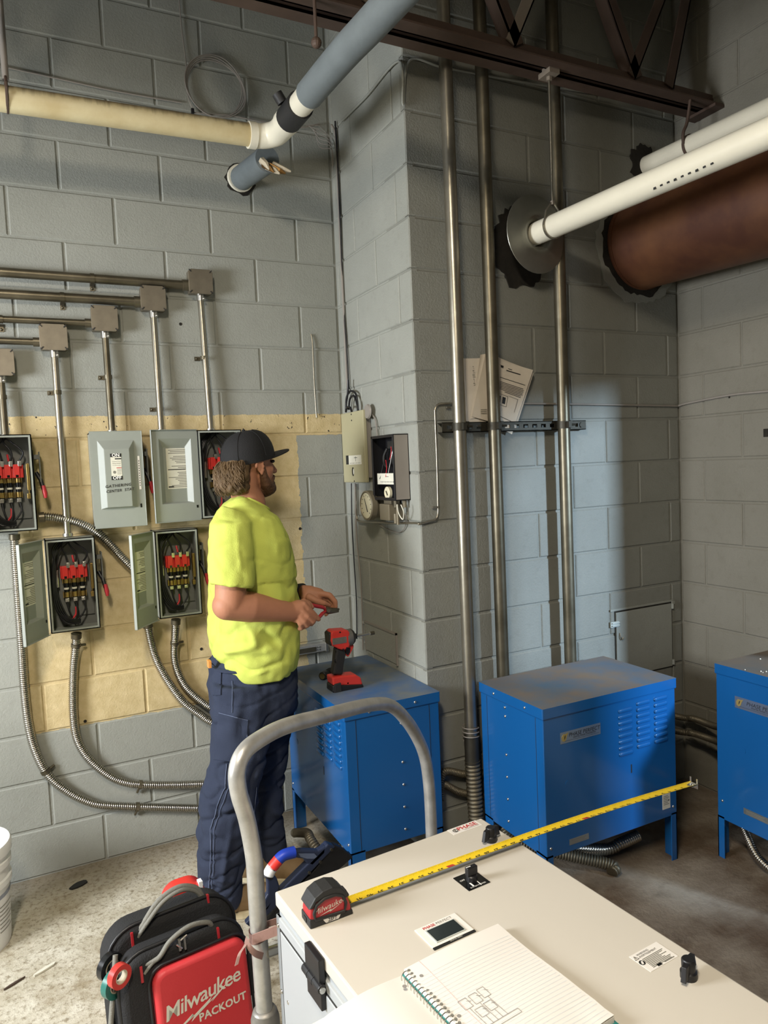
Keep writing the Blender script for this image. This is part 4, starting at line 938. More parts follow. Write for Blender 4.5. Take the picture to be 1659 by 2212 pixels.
        if lou:
            st_ = obj('rating_sticker', MB(T).box((w*.88, h*.30, 0), (w*.945, h*.385, .0008)), M['label'], t)
            sp = MB(T)
            for k in range(6): sp.box((w*.89, h*(.372-.009*k), .0008), (w*(.925+.01*(k % 2)), h*(.369-.009*k), .0012))
            sp.lathe([(.004, 0), (.004, .0004)], 10, T=Matrix.Translation((w*.932, h*.345, .0008))); obj('sticker_print', sp, M['print_grey'], st_)
    return t
b1 = blue_cabinet('blue metal cabinet beside the man with the red impact driver on top', (1.02, 3.125, 0), (0, -1, 0), .67, .408, .755, 'blue_dusty', plate=False)
b2 = blue_cabinet('middle blue metal cabinet with louvres and name plate under the large conduits', (1.633, 2.06, 0), (1, 0, 0), .67, .40, .757, 'blue_dusty2')
b3 = blue_cabinet('rightmost blue metal cabinet cut by the picture edge with a dusty brown top', (2.463, 1.993, 0), (0, -1, 0), .75, .43, .807, 'blue_dusty3', lou=False, lz=.165)
# white debris crumbs on the rightmost cabinet
mb = MB()
for k in range(26):
    p = V((2.47+.35*random.random()**1.5, 1.97-.5*random.random(), .8085)); mb.ball(p, random.uniform(.0015, .0035), seg=5, rings=4)
o = obj('plaster_crumbs', mb, M['label'], origin=(2.6, 1.8, .8)); tag(o, 'white plaster crumbs scattered on the dusty rightmost cabinet top', 'debris'); o['kind'] = 'stuff'
# flexible conduits between and below the cabinets
def flex2(label, P, r=.0135, m='flex', pitch=.0085):
    Q, rs = ridge(P, r, pitch); return tag(obj('flexible_conduit', MB().tube(Q, rs, 12), M[m], smooth=70, origin=Q[-1]), label, 'conduit', 'flexible conduits behind the blue cabinets')
flex2('upper flexible conduit between the middle and rightmost blue cabinets', [(2.2, 2.50, .60), aY(1460, 1547, 2.50), aY(1500, 1553, 2.42), aY(1545, 1569, 2.25), (2.60, 2.01, .50)], m='flex_dull')
flex2('lower flexible conduit between the middle and rightmost blue cabinets', [(2.2, 2.50, .50), aY(1460, 1579, 2.48), aY(1500, 1585, 2.40), aY(1545, 1600, 2.25), (2.60, 2.01, .42)], m='flex_dull')
flex2('upper flexible conduit between the left and middle blue cabinets', [(1.44, 2.50, .33), aY(960, 1668, 2.52), aY(1000, 1672, 2.535), aY(1035, 1674, 2.54), (1.72, 2.54, .34)], m='flex_dull')
flex2('lower flexible conduit between the left and middle blue cabinets', [(1.44, 2.49, .29), aY(955, 1695, 2.52), aY(990, 1710, 2.535), aY(1020, 1716, 2.54), (1.72, 2.54, .22)], m='flex_dull')
flex2('shiny flexible conduit under the rightmost cabinet dropping to the floor', [aX(1600, 1775, 2.56), aX(1612, 1800, 2.54), aX(1625, 1830, 2.51), aX(1645, 1860, 2.50), (2.50, 1.72, .02), (2.52, 1.55, .02)], .015)
flex2('flexible conduit lying under the middle blue cabinet with a bright end', [(1.76, 2.38, .10), (1.80, 2.30, .09), aY(1300, 1835, 2.22), aY(1340, 1822, 2.2), aY(1378, 1805, 2.2)], .022, pitch=.011)
flex2('dull flexible conduit drooping to the floor under the middle blue cabinet', [(1.70, 2.42, .15), (1.72, 2.34, .10), aZ(1310, 1866, .04), aZ(1322, 1884, .022)], .022, 'flex_dull', .011)
flex2('dark flexible conduit leaving the left blue cabinet near the floor', [(1.10, 2.56, .17), aY(700, 1840, 2.60), aY(672, 1815, 2.66), aY(663, 1800, 2.75), (.98, 3.0, .05)], .017, 'flex_dull', .011)
# ------------------------------------------------------------------ things on the left blue cabinet
tz = .755
t = thing('impact_driver', 'red and black cordless impact driver standing on the left blue cabinet', 'power tool', aZ(752, 1492, tz))
yd_ = 2.711; YN = 2.677; TD = frame((0, yd_, 0), (1, 0, 0), (0, 0, 1))
def dpt(x, y): p = aY(x, y, YN); return (p.x, p.z)
def dax(x, y): p = aY(x, y, YN); return V((p.x, yd_, p.z))
def dpr(L, hw, rev=True):
    o = [dpt(*q) for q in L]
    ar = sum(o[i][0]*o[(i+1) % len(o)][1]-o[(i+1) % len(o)][0]*o[i][1] for i in range(len(o)))
    if ar < 0: o = o[::-1]
    return MB().prism(o, -hw, hw, T=TD)
obj('motor_housing', dpr([(716, 1366), (722, 1363), (752, 1361), (757, 1366), (757, 1398), (745, 1406), (733, 1403), (719, 1396), (715, 1385)], .031), M['red_tool'], t, bevel=.010, bseg=3)
obj('rear_cap', dpr([(712, 1370), (718, 1366), (719, 1398), (714, 1393)], .027), M['grip'], t, bevel=.006)
a_, b_ = dax(755, 1381), dax(772, 1378); ax = (b_-a_).normalized()
Tn = frame(a_, (0, 1, 0), ax.cross(V((0, 1, 0)))); Ln = (b_-a_).length
obj('gear_nose', MB().tube([a_ - ax*.004, a_ + ax*Ln*.55, a_ + ax*Ln*.85, a_ + ax*Ln], [.034, .034, .026, .018], 24), M['cast_alu'], t, smooth=50)
obj('nose_ring', MB().tube([a_ + ax*Ln*.6, a_ + ax*Ln*.92], [.0345, .026], 24), M['grip'], t, smooth=50)
obj('chuck', MB().tube([b_, b_ + ax*.006, b_ + ax*.012], [.011, .012, .009], 14), M['black'], t, smooth=40)
obj('driver_bit', MB().tube([b_ + ax*.010, b_ + ax*.052, b_ + ax*.053, b_ + ax*.070, b_ + ax*.071, b_ + ax*.092], [.0055, .0055, .004, .004, .0075, .0075], 10), M['silver'], t, smooth=40)
obj('socket_sleeve', MB().tube([b_ + ax*.074, b_ + ax*.093], .0078, 10), M['dark_conduit'], t, smooth=40)
obj('handle', dpr([(730, 1400), (750, 1406), (751, 1418), (747, 1440), (744, 1462), (722, 1460), (726, 1435), (728, 1415)], .019), M['grip'], t, bevel=.010, bseg=3)
obj('trigger', dpr([(752, 1402), (763, 1402), (762, 1412), (757, 1420), (752, 1414)], .010), M['black'], t, bevel=.003)
obj('trigger_guard', dpr([(744, 1399), (770, 1396), (770, 1401), (759, 1422), (755, 1421), (750, 1406)], .008), M['red_tool'], t, bevel=.003)
obj('battery_collar', dpr([(718, 1464), (745, 1460), (770, 1458), (780, 1464), (785, 1480), (720, 1482)], .033), M['red_tool'], t, bevel=.007, bseg=3)
obj('battery', dpr([(719, 1481), (785, 1478), (787, 1490), (784, 1496), (722, 1500), (719, 1494)], .036), M['black'], t, bevel=.006, bseg=3)
obj('battery_latch', dpr([(722, 1478), (736, 1474), (738, 1497), (722, 1499)], .039), M['grip'], t, bevel=.003)
obj('side_plate', MB().bc((aY(734, 1384, YN).x, yd_-.0315, aY(734, 1384, YN).z), (.062, .003, .026)), M['silver'], t, bevel=.001)
lp_ = aY(734, 1384, YN)
obj('plate_lettering', MB().text('Milwaukee', .0145, frame((lp_.x, yd_-.0335, lp_.z), (1, 0, -.06), (0, 0, 1)), shear=.2), M['print_grey'], t)
mb = MB()
for (x, y) in ((735, 1366), (724, 1402), (742, 1403), (750, 1400), (724, 1426), (752, 1476)): p = aY(x, y, YN); mb.cyl((p.x, yd_-.033, p.z), (p.x, yd_-.028, p.z), .0035, 8)
obj('housing_screw', mb, M['black'], t)
t = thing('flashlight', 'small black ribbed flashlight lying on the left blue cabinet', 'flashlight', aZ(706, 1462, tz))
fa, fb = aZ(696, 1461, tz+.018), aZ(722, 1444, tz+.018)
d_ = (fb-fa).normalized()
obj('barrel', MB().tube([fa, fa+d_*.003, fa+d_*.035, fa+d_*.04, fa+d_*.085], [.015, .018, .018, .0145, .0145], 18), M['black'], t, smooth=40)
obj('lens', MB().cyl(fa-d_*.001, fa+d_*.001, .0125, 16), M['brass'], t)
mb = MB()
for k in range(5): mb.tube([fa+d_*(.05+.007*k), fa+d_*(.053+.007*k)], .0155, 16)
obj('grip_ring', mb, M['grip'], t)
t = thing('wall_raceway', 'short aluminium raceway on the wall behind the left blue cabinet', 'raceway', (1.15, YB, .775))
obj('channel', MB().box((.95, YB-.045, .772), (1.275, YB-.002, .812)), M['tube_alu'], t, bevel=.002)
obj('end_cap', MB().box((1.272, YB-.05, .768), (1.285, YB-.002, .816)), M['silver'], t, bevel=.002)
obj('cover_strip', MB().box((.97, YB-.0475, .778), (1.22, YB-.045, .800)), M['dark_conduit'], t)
mb = MB()
for k in range(4): mb.cyl((1.228+.012*(k % 2), YB-.047, .784+.012*(k//2)), (1.228+.012*(k % 2), YB-.0445, .784+.012*(k//2)), .0035, 8)
obj('screw', mb, M['silver'], t)
# ------------------------------------------------------------------ white cabinet lying in the foreground
ZT = .752; AC = math.radians(3.9)
c1 = V((.431, 1.479, 0)); TC = Matrix.Translation(c1) @ Matrix.Rotation(AC, 4, 'Z'); TCI = TC.inverted()
CW, CL = .566, 1.05
t = thing('white_cabinet', 'large white metal power cabinet in the foreground with tape measure and notebook on top', 'cabinet', TC @ V((CW/2, -CL/2, 0)))
obj('shell', MB(TC).box((.006, -CL+.006, .02), (CW-.006, -.006, ZT-.03)), M['cabinet_side'], t, bevel=.002)
obj('cover', MB(TC).box((0, -CL, ZT-.032), (CW, 0, ZT)), M['cabinet'], t, bevel=.004)
obj('side_panel', MB(TC).box((-.002, -CL+.03, .06), (.007, -.024, ZT-.075)), M['cabinet_side'], t, bevel=.003)
obj('side_frame', MB(TC).box((.0, -CL, .02), (.012, -.0, ZT-.05)).box((0, -.02, .02), (CW, 0, ZT-.05)), M['cabinet_side'], t, bevel=.002)
obj('side_gap', MB(TC).box((-.0008, -CL+.026, .056), (.0005, -.020, ZT-.071)), M['print'], t)
def topT(p, ang=0.): return Matrix.Translation((p[0], p[1], ZT)) @ Matrix.Rotation(AC+ang, 4, 'Z')
def side(px_, py_): q = TCI @ aZ(px_, py_, ZT); return q
hy = -.215
h = obj('hinge', MB(TC).box((-.014, hy-.035, ZT-.052), (-.001, hy+.03, ZT-.004)).box((-.012, hy-.035, ZT-.105), (-.001, hy+.03, ZT-.062)).cyl((-.012, hy-.042, ZT-.057), (-.012, hy+.036, ZT-.057), .009, 12), M['black'], t, bevel=.002)
obj('hinge_pin', MB(TC).cyl((-.012, hy-.045, ZT-.057), (-.012, hy-.041, ZT-.057), .006, 10), M['silver'], h)
obj('hinge_knuckle', MB(TC).cyl((-.012, hy-.012, ZT-.057), (-.012, hy-.010, ZT-.057), .0098, 12).cyl((-.012, hy+.010, ZT-.057), (-.012, hy+.012, ZT-.057), .0098, 12), M['grip'], h)
sc = MB(TC)
for (y, z) in ((-.012, ZT-.07), (-.012, ZT-.22), (-.05, ZT-.22), (-.012, ZT-.38)): sc.lathe([(.005, 0), (.0045, .002), (.002, .003)], 10, T=frame((-.0005, y, z), (0, -1, 0), (0, 0, 1)))
obj('screw', sc, M['silver'], t, smooth=50)
# maker sticker
S = topT((.9325, 1.4965))
s = obj('maker_sticker', MB(S).box((-.044, -.0145, 0), (.044, .0145, .0006)), M['paper_white'], t)
obj('sticker_lettering', MB(S).text('PHASE', .0205, Matrix.Translation((.008, .002, .0007)), bold=.02), M['print_red'], s)
obj('sticker_small_print', MB(S).text('TECHNOLOGIES', .0062, Matrix.Translation((.015, -.0085, .0007))), M['print_grey'], s)
obj('sticker_emblem', MB(S).tube([(-.029+.0062*math.cos(a), .0+.0062*math.sin(a), .001) for a in [2*PI*k/20 for k in range(20)]], .0010, 4, closed=True).box((-.0305, -.004, .0007), (-.0295, .0045, .001)).box((-.0285, -.0045, .0007), (-.0275, .004, .001)), M['print'], s)
# wing knobs
def wing_knob(p, ang, sc_=1.15):
    K = topT(p, ang)
    o = obj('wing_knob', MB(K).lathe([(.0125*sc_, 0), (.0125*sc_, .010*sc_), (.010*sc_, .012*sc_), (.0105*sc_, .028*sc_), (.009*sc_, .030*sc_)], 20), M['black'], t, smooth=40)
    w = MB(K); q = sc_
    for s_ in (1, -1):
        w.add([(s_*.006*q, -.0048*q, .009*q), (s_*.026*q, -.0042*q, .006*q), (s_*.026*q, .0042*q, .006*q), (s_*.006*q, .0048*q, .009*q), (s_*.006*q, -.0048*q, .029*q), (s_*.020*q, -.0035*q, .027*q), (s_*.020*q, .0035*q, .027*q), (s_*.006*q, .0048*q, .029*q)],
              [(0,3,2,1), (4,5,6,7), (0,1,5,4), (1,2,6,5), (2,3,7,6), (3,0,4,7)] if s_ == 1 else [(0,1,2,3), (7,6,5,4), (4,5,1,0), (5,6,2,1), (6,7,3,2), (7,4,0,3)])
    obj('wing', w, M['black'], o, bevel=.001); return o
wing_knob((.952, 1.411), math.radians(12)); wing_knob((.981, .858), math.radians(20))
# rotary switch on black plate
K = topT((.820, 1.296)); s = obj('switch_plate', MB(K).box((-.029, -.029, 0), (.029, .029, .0012)), M['black_gloss'], t)
obj('switch_lettering', MB(K).text('OFF', .0075, Matrix.Translation((-.018, .009, .0014))).text('SYSTEM POWER', .0058, Matrix.Translation((.0, -.0235, .0014))).box((-.012, -.021, .0012), (-.0085, -.007, .0016)).box((.006, -.026, .0012), (.0078, -.004, .0016)), M['white_print'], s)
kn = obj('switch_knob', MB(K).lathe([(.0125, .001), (.0125, .012), (.0105, .014)], 20), M['black'], s, smooth=40)
obj('knob_bar', MB(K).prism([(-.0135, -.006), (.0135, -.006), (.0135, .006), (-.0135, .006)], .013, .033), M['black'], s, bevel=.002)
obj('knob_mark', MB(K).box((-.0138, -.001, .033), (-.002, .001, .0336)), M['white_print'], s)
# display module
K = topT((.680, 1.178)); s = obj('display_frame', MB(K).box((-.049, -.029, 0), (.049, .035, .002)), M['paper_white'], t, bevel=.001)
obj('display_band', MB(K).box((-.049, -.035, 0), (.049, -.029, .002)), M['print'], s)
obj('display_bezel', MB(K).box((-.035, -.0225, .002), (.035, .0195, .0035)), M['edge_white'], s, bevel=.001)
obj('display_screen', MB(K).box((-.032, -.020, .0035), (.032, .0165, .0041)), M['screen'], s)
obj('display_lettering', MB(K).text('PHASE', .0098, Matrix.Translation((-.034, .0265, .0022)), align='LEFT', bold=.02), M['print_red'], s)
obj('display_lettering_thin', MB(K).text('PERFECT', .0098, Matrix.Translation((-.0035, .0265, .0022)), align='LEFT'), M['print_grey'], s)
obj('band_lettering', MB(K).text('DIGITAL SERIES', .0042, Matrix.Translation((.004, -.032, .0022))), M['label'], s)
# warning label
K = topT((.970, .926)); s = obj('warning_label', MB(K).box((-.037, -.024, 0), (.037, .024, .0006)), M['paper_white'], t)
w = MB(K).text('WARNING', .0062, Matrix.Translation((-.024, .018, .0007)), align='LEFT').text('AVERTISSEMENT', .0062, Matrix.Translation((-.024, .012, .0007)), align='LEFT')
tri = [(-.036, .010), (-.0265, .010), (-.03125, .0185)]; w.tube([(x, y, .0008) for x, y in tri], .0006, 4, closed=True); w.box((-.0316, .0125, .0006), (-.0308, .016, .001))
w.lathe([(.006, 0), (.006, .0004)], 18, T=Matrix.Translation((-.0305, .0, .0006))); obj('warning_print', w, M['print'], s)
w = MB(K)
for k in range(9): w.box((-.024, .006-.003*k, .0006), (.012+.018*random.random(), .0045-.003*k, .0009))
w.box((.004, -.0215, .0006), (.030, -.0195, .0009)); obj('warning_small_print', w, M['print_grey'], s)
obj('warning_symbol_white', MB(K).prism([(-.0345, -.003), (-.0305, -.0045), (-.0265, .003), (-.0305, .0035)], .001, .0012), M['paper_white'], s)
obj('warning_logo', MB(K).box((-.014, -.0225, .0006), (-.003, -.017, .0009)), M['print'], s)
# ------------------------------------------------------------------ tape measure
t = thing('tape_measure', 'red and black tape measure with its yellow blade pulled out across the cabinet', 'tape measure', (.497, 1.343, ZT))
hook = V((1.612, 1.382, .744)); st0 = V((.545, 1.346, ZT+.014))
dd = V((hook.x-st0.x, hook.y-st0.y, 0)).normalized(); nn = V((-dd.y, dd.x, 0))
Tt = frame((.497, 1.341, ZT), dd, (0, 0, 1))                        # local x along the blade, y up, z toward the camera
def circ_case():
    o = [(-.043, .0), (.046, .0), (.0455, .018), (.041, .034), (.035, .050), (.024, .062), (.006, .068), (-.014, .066), (-.030, .058), (-.041, .044), (-.044, .026)]
    return o
obj('case', MB(Tt).prism(circ_case(), -.0215, .0215), M['red_dark'], t, bevel=.004)
obj('base_bumper', MB(Tt).prism([(-.046, -.0), (.049, -.0), (.049, .010), (.03, .013), (.0, .016), (-.03, .017), (-.046, .020)], -.0235, .0235), M['grip'], t, bevel=.003)
obj('top_bumper', MB(Tt).prism([(-.047, .040), (-.036, .040), (-.030, .050), (-.012, .055), (.010, .055), (.026, .048), (.031, .040), (.040, .038), (.036, .052), (.025, .0645), (.006, .0705), (-.015, .0685), (-.032, .060)], -.0235, .0235), M['grip'], t, bevel=.003)
rim = MB(Tt); fo = [(-.034, .016), (.030, .013), (.034, .030), (.028, .046), (.012, .0535), (-.012, .0535), (-.030, .045), (-.036, .03)]
rim.tube([(x, y, .0225) for x, y in fo], .0035, 8, closed=True); obj('face_rim', rim, M['grip'], t, smooth=60)
obj('face_lettering', MB(Tt).text('Milwaukee', .0165, Matrix.Translation((-.002, .034, .0218)) @ Matrix.Rotation(.12, 4, 'Z'), shear=.25).prism([(-.024, .020), (.002, .027), (-.001, .0235), (.022, .031), (-.002, .0215), (.001, .0245)], .0218, .0221), M['label'], t)
obj('length_badge', MB(Tt).prism([(-.012, .003), (.016, .003), (.022, .012), (-.018, .012)], .0236, .0242), M['paper_white'], t)
obj('length_lettering', MB(Tt).text('25FT', .0095, Matrix.Translation((.002, .0073, .0244)), shear=.2, bold=.02), M['print'], t)
obj('lock_button', MB(Tt).prism([(.036, .040), (.046, .030), (.049, .034), (.042, .047), (.037, .049)], -.010, .010), M['black'], t, bevel=.002)
obj('belt_clip_slot', MB(Tt).box((-.0475, .006, -.006), (-.0455, .016, .006)), M['print'], t)
LB = (V((hook.x, hook.y, 0))-V((st0.x, st0.y, 0))).length
def bl(s, v, lift=0.):                                              # s metres from the hook end, v across (-.0125 .. .0125)
    f = s/LB                                                        # rests on the cover, free beyond its edge
    z = hook.z + (ZT+.011-hook.z)*(1-(1-min(1, f/.62))**2) if f < .62 else ZT+.011
    p = V((hook.x, hook.y, 0)) - dd*s
    return V((p.x, p.y, z)) + nn*v + V((0, 0, .0042*(v/.0125)**2 + lift))
NS = 60; vv = [-.0125, -.0085, -.0045, 0, .0045, .0085, .0125]
P = [[bl(LB*i/NS, v) for v in vv] for i in range(NS+1)]
obj('blade', MB().grid(P), M['blade_yellow'], t, smooth=60)
obj('blade_back', MB().grid([[p - V((0, 0, .0005)) for p in reversed(r)] for r in P]), M['blade_under'], t, smooth=60)
rd_, tk = MB(), MB()
for k in range(1, 42+1):
    s0 = k*.0254
    if s0 > LB: break
    for q in range(1, 8):
        ss = s0 - .0254 + .0254*q/8; ln = .0045 if q == 4 else .003
        if ss > 0: tk.add([bl(ss-.0002, .0122-ln, .0003), bl(ss+.0002, .0122-ln, .0003), bl(ss+.0002, .0122, .0003), bl(ss-.0002, .0122, .0003)], [(0,1,2,3)])
    body = {12: '1F', 24: '2F', 36: '3F'}.get(k, str(k)); key = (body, 0., 'CENTER', 1.0, .022)
    MB().text(body, 1, Matrix.Identity(4), bold=.022); vs, fs = TXT[key]
    if k in (16, 32):
        rd_.add([bl(s0-.009, -.0115, .0003), bl(s0+.009, -.0115, .0003), bl(s0+.009, .001, .0003), bl(s0-.009, .001, .0003)], [(0,1,2,3)])
    L = [(v.x*.0155, v.y*.0150) for v in vs]
    obj('blade_number', MB().add([bl(s0 + x, -.0045 - y, .0006) for x, y in L], fs), M['print'], t)
obj('blade_marks', tk, M['print'], t)['kind'] = 'stuff'; obj('stud_marks', rd_, M['print_red'], t)
hk = MB(frame(hook, dd, (0, 0, 1)))
hk.box((-.022, .001, -.0125), (.002, .0022, .0125)).box((.0, -.010, -.0125), (.0014, .004, .0125)).box((.0, .0, -.0125), (.0014, .018, -.0085)).box((.0, .0, .0085), (.0014, .018, .0125)).cyl((-.008, .002, -.004), (-.008, .004, -.004), .0025, 8).cyl((-.008, .002, .004), (-.008, .004, .004), .0025, 8)
obj('end_hook', hk, M['silver'], t)
# ------------------------------------------------------------------ spiral notebook
nb0 = V((.552, 1.108, ZT)); rt = V((.995, .085, 0)).normalized(); dn = V((.085, -.995, 0)).normalized()
t = thing('spiral_notebook', 'open spiral notebook with a pencil sketch lying on the white cabinet', 'notebook', nb0)
PW, PH, TH = .218, .285, .014
def pg(u, v, z): return nb0 + rt*(u*PW) + dn*(v*PH) + V((0, 0, z))
n = 14
def zt(u, v):
    c = max(0, u-.80)*max(0, v-.75)
    return TH + .004*math.sin(PI*u)*.6 + .0015*math.sin(9*v+2*u) + c*.12 - (.006*max(0, u-.9)*10 if v > .9 else 0)*.4
P = [[pg(i/n, k/n, zt(i/n, k/n)) for i in range(n+1)] for k in range(n+1)]
obj('page', MB().grid([list(r) for r in P][::-1], thick=(0, 0, -.0006)), M['paper_white'], t, smooth=60)
obj('page_stack', MB().grid([[pg(i/n, k/n, min(TH-.001, zt(i/n, k/n)-.001)) for i in range(n+1)] for k in range(n, -1, -1)], thick=(0, 0, -.010)), M['paper_white'], t, smooth=60)
obj('back_cover', MB().grid([[pg(-.01+1.03*i/4, -.01+1.03*k/4, .003) for i in range(5)] for k in range(4, -1, -1)], thick=(0, 0, -.0025)), M['teal'], t)
ru = MB()
for k in range(30):
    v = .13+.029*k
    ru.grid([[pg(.02+.96*i/12, v+.0016, zt(.02+.96*i/12, v)+.0004) for i in range(13)], [pg(.02+.96*i/12, v, zt(.02+.96*i/12, v)+.0004) for i in range(13)]])
obj('ruled_lines', ru, M['rule'], t)
mg = MB(); mg.grid([[pg(.145+.004*j, v/20, zt(.145, v/20)+.0005) for j in (0, 1)] for v in range(20, -1, -1)]); obj('margin_line', mg, M['margin'], t)
sk = MB()
def seg(a, b, w=.0009):
    a, b = V((a[0], a[1], 0)), V((b[0], b[1], 0)); d = (b-a).normalized(); q = V((-d.y, d.x, 0))*w/2; N_ = 6
    def W_(p): u, v = p.x/PW, p.y/PH; return pg(u, v, zt(u, v)+.0007)
    sk.grid([[W_(a.lerp(b, i/N_)+q) for i in range(N_+1)], [W_(a.lerp(b, i/N_)-q) for i in range(N_+1)]])
def rect(x, y, w, h):
    seg((x, y), (x+w, y)); seg((x+w, y), (x+w, y+h)); seg((x+w, y+h), (x, y+h)); seg((x, y+h), (x, y))
for (x, y, w, h) in ((.030, .118, .016, .022), (.052, .118, .015, .022), (.072, .115, .014, .022), (.042, .148, .015, .020), (.062, .146, .015, .020)):
    rect(x, y, w, h); seg((x+w*.8, y+h*.3), (x+w*1.2, y+h*.5))
rect(.022, .188, .078, .010)
for (x, y) in ((.038, .140), (.059, .140), (.079, .137), (.049, .168), (.069, .166)): seg((x, y), (x, .188))
obj('pencil_sketch', sk, M['pencil'], t)
hl = MB()
for v in (.12, .5, .88): hl.lathe([(.0035, 0), (.0035, .0004)], 14, T=Matrix.Translation(pg(.065, v, zt(.065, v)+.0003)))
obj('punched_hole', hl, M['pencil'], t)
for k in range(28):
    v = .03+.0345*k; c0 = pg(-.018, v, TH*.55)
    ringp = [c0 + rt*(.0095*math.cos(a)) + V((0, 0, .0095*math.sin(a))) + dn*(.003*a/PI) for a in [2*PI*q/14 for q in range(14)]]
    obj('coil_ring', MB().tube(ringp, .0009, 5, closed=False), M['silver'], t, smooth=60)
cl = MB()
for k in range(28): cl.lathe([(.0028, 0), (.0028, .0004)], 10, T=Matrix.Translation(pg(.022, .03+.0345*k, zt(.02, .03)+.0004)))
obj('coil_hole', cl, M['print_grey'], t)
LP = []
for k in range(n+1):
    v = k/n; row = []
    for i in range(n+1):
        u = i/n; x = -.03 - u*.92
        z = .004 + .012*math.sin(PI*min(1, u*1.3))*(.5+.5*v) - .03*max(0, u-.72)*(1.2-v)
        row.append(pg(x, v + .03*u, max(.002, z)))
    LP.append(row)
obj('flipped_page', MB().grid(LP, thick=(0, 0, -.0008)), M['paper_white'], t, smooth=60)
hl = MB()
for v in (.13, .52): hl.lathe([(.004, 0), (.004, .0004)], 14, T=Matrix.Translation(pg(-.105, v, .0145)))
obj('punched_hole', hl, M['pencil'], t)
# ------------------------------------------------------------------ hand truck behind the white cabinet
hp = [(.415, 1.556, .40), (.413, 1.555, .50), (.411, 1.553, .60), (.410, 1.553, .72), (.409, 1.552, .80), (.396, 1.544, .895), (.379, 1.533, .965), (.378, 1.533, 1.015), (.400, 1.547, 1.047), (.45, 1.578, 1.058), (.526, 1.625, 1.056),
      (.651, 1.703, 1.032), (.835, 1.817, .994), (.93, 1.876, .955), (1.005, 1.922, .88), (1.06, 1.957, .80), (1.092, 1.977, .73), (1.107, 1.986, .65), (1.112, 1.989, .55), (1.110, 1.987, .40), (1.108, 1.986, .12)]
t = thing('hand_truck', 'scratched aluminium hand truck handle looping up behind the white cabinet', 'hand truck', (.75, 1.76, 0))
obj('handle', MB().tube(bez(hp, 8), .0192, 20), M['tube_alu'], t, smooth=60)
hd = V((.725, .45, 0)).normalized()
obj('socket', MB().tube([(.415, 1.556, .10), (.415, 1.556, .30), (.415, 1.556, .415), (.415, 1.556, .44)], [.03, .034, .033, .026], 16).box((.385, 1.50, .14), (.45, 1.56, .39)), M['cast_alu'], t, smooth=50, bevel=.006)
obj('socket_bolt', MB().cyl((.403, 1.517, .385), (.400, 1.505, .385), .011, 6), M['cast_alu'], t)
obj('crossbar', MB().cyl(V((.425, 1.545, .575)), V((.60, 1.56, .565)), .011, 12), M['silver'], t, smooth=50)
for a in (V((.415, 1.556, .11)), V((1.108, 1.986, .11))):
    b = a + V((-.3, .48, 0)).normalized()*.02
    obj('wheel', MB().cyl(a - hd*.02 + V((-.03, .05, 0)), a + hd*.02 + V((-.03, .05, 0)), .11, 24), M['grip'], t, smooth=40, bevel=.006)
obj('axle', MB().cyl(V((.385, 1.606, .11)), V((1.078, 2.036, .11)), .009, 10), M['cast_alu'], t)
obj('crossbar', MB().cyl(V((.425, 1.565, .25)), V((1.10, 1.98, .25)), .015, 12), M['cast_alu'], t, smooth=50)
# brown strap tied round the left rail
t = thing('strap', 'brown webbing strap tied round the hand truck rail beside the white cabinet', 'strap', (.411, 1.554, .58))
P = []
for z in (.612, .636):
    P.append([V((.411, 1.553, z)) + V((.0225*math.cos(a), .0225*math.sin(a), .006*math.cos(a))) for a in [math.radians(60+15*k) for k in range(20)]])
obj('wrap', MB().grid(P, thick=(0, 0, 0)), M['brown_tape'], t, smooth=60)
def strip(a, b, c, d, Y0, Y1): return MB().grid([[aY(*a, Y0), aY(*b, Y1)], [aY(*c, Y0), aY(*d, Y1)]], thick=(0, .002, 0))
obj('webbing', strip((545, 2042), (607, 2018), (545, 2020), (607, 1996), 1.532, 1.50), M['brown_tape'], t)
obj('webbing', strip((560, 2010), (607, 1994), (560, 1996), (607, 1980), 1.575, 1.57), M['brown_tape'], t)
def ribbon(L, w, wd=(0, 0, 1)):
    L = bez(L, 8); return [[p + V(wd)*(-w/2) for p in L], [p + V(wd)*(w/2) for p in L]]
e = [aY(536, 2030, 1.53), aY(528, 2045, 1.52), aY(518, 2060, 1.515), aY(511, 2085, 1.515)]
obj('loose_end', MB().grid(ribbon(e, .012, (.6, -.2, .3)), thick=(0, .0015, 0)), M['brown_tape'], t, smooth=60)
e = [aY(530, 2030, 1.525), aY(540, 2048, 1.515), aY(552, 2060, 1.515), aY(568, 2066, 1.53)]
obj('loose_end', MB().grid(ribbon(e, .016, (.3, 0, .9)), thick=(0, .0015, 0)), M['brown_tape'], t, smooth=60)
# ------------------------------------------------------------------ tool backpack
yaw = math.radians(8); lean = math.radians(9)
BO = V((.318, 1.88, .0)); TB = Matrix.Translation(BO) @ Matrix.Rotation(yaw, 4, 'Z') @ Matrix.Rotation(-lean, 4, 'X')   # x width, y depth (away), z up
t = thing('tool_backpack', 'black and red tool backpack with grey handles standing on the floor at front', 'backpack', BO)
def arch(w, h, r, n=7, x0=0., z0=0.):
    o = [(-w/2+x0, z0), (w/2+x0, z0)]
    for k in range(n+1): a = PI/2*k/n; o.append((w/2-r+r*math.cos(a)+x0, z0+h-r+r*math.sin(a)))
    for k in range(n+1): a = PI/2+PI/2*k/n; o.append((-w/2+r+r*math.cos(a)+x0, z0+h-r+r*math.sin(a)))
    return o
F_ = TB @ Matrix(((1, 0, 0, 0), (0, 0, -1, 0), (0, 1, 0, 0), (0, 0, 0, 1)))   # local x width, y up, z toward the camera
obj('main_compartment', MB(F_).prism(arch(.365, .450, .085, x0=.0, z0=.01), -.20, -.095), M['fabric_black'], t, bevel=.022, bseg=4, smooth=50)
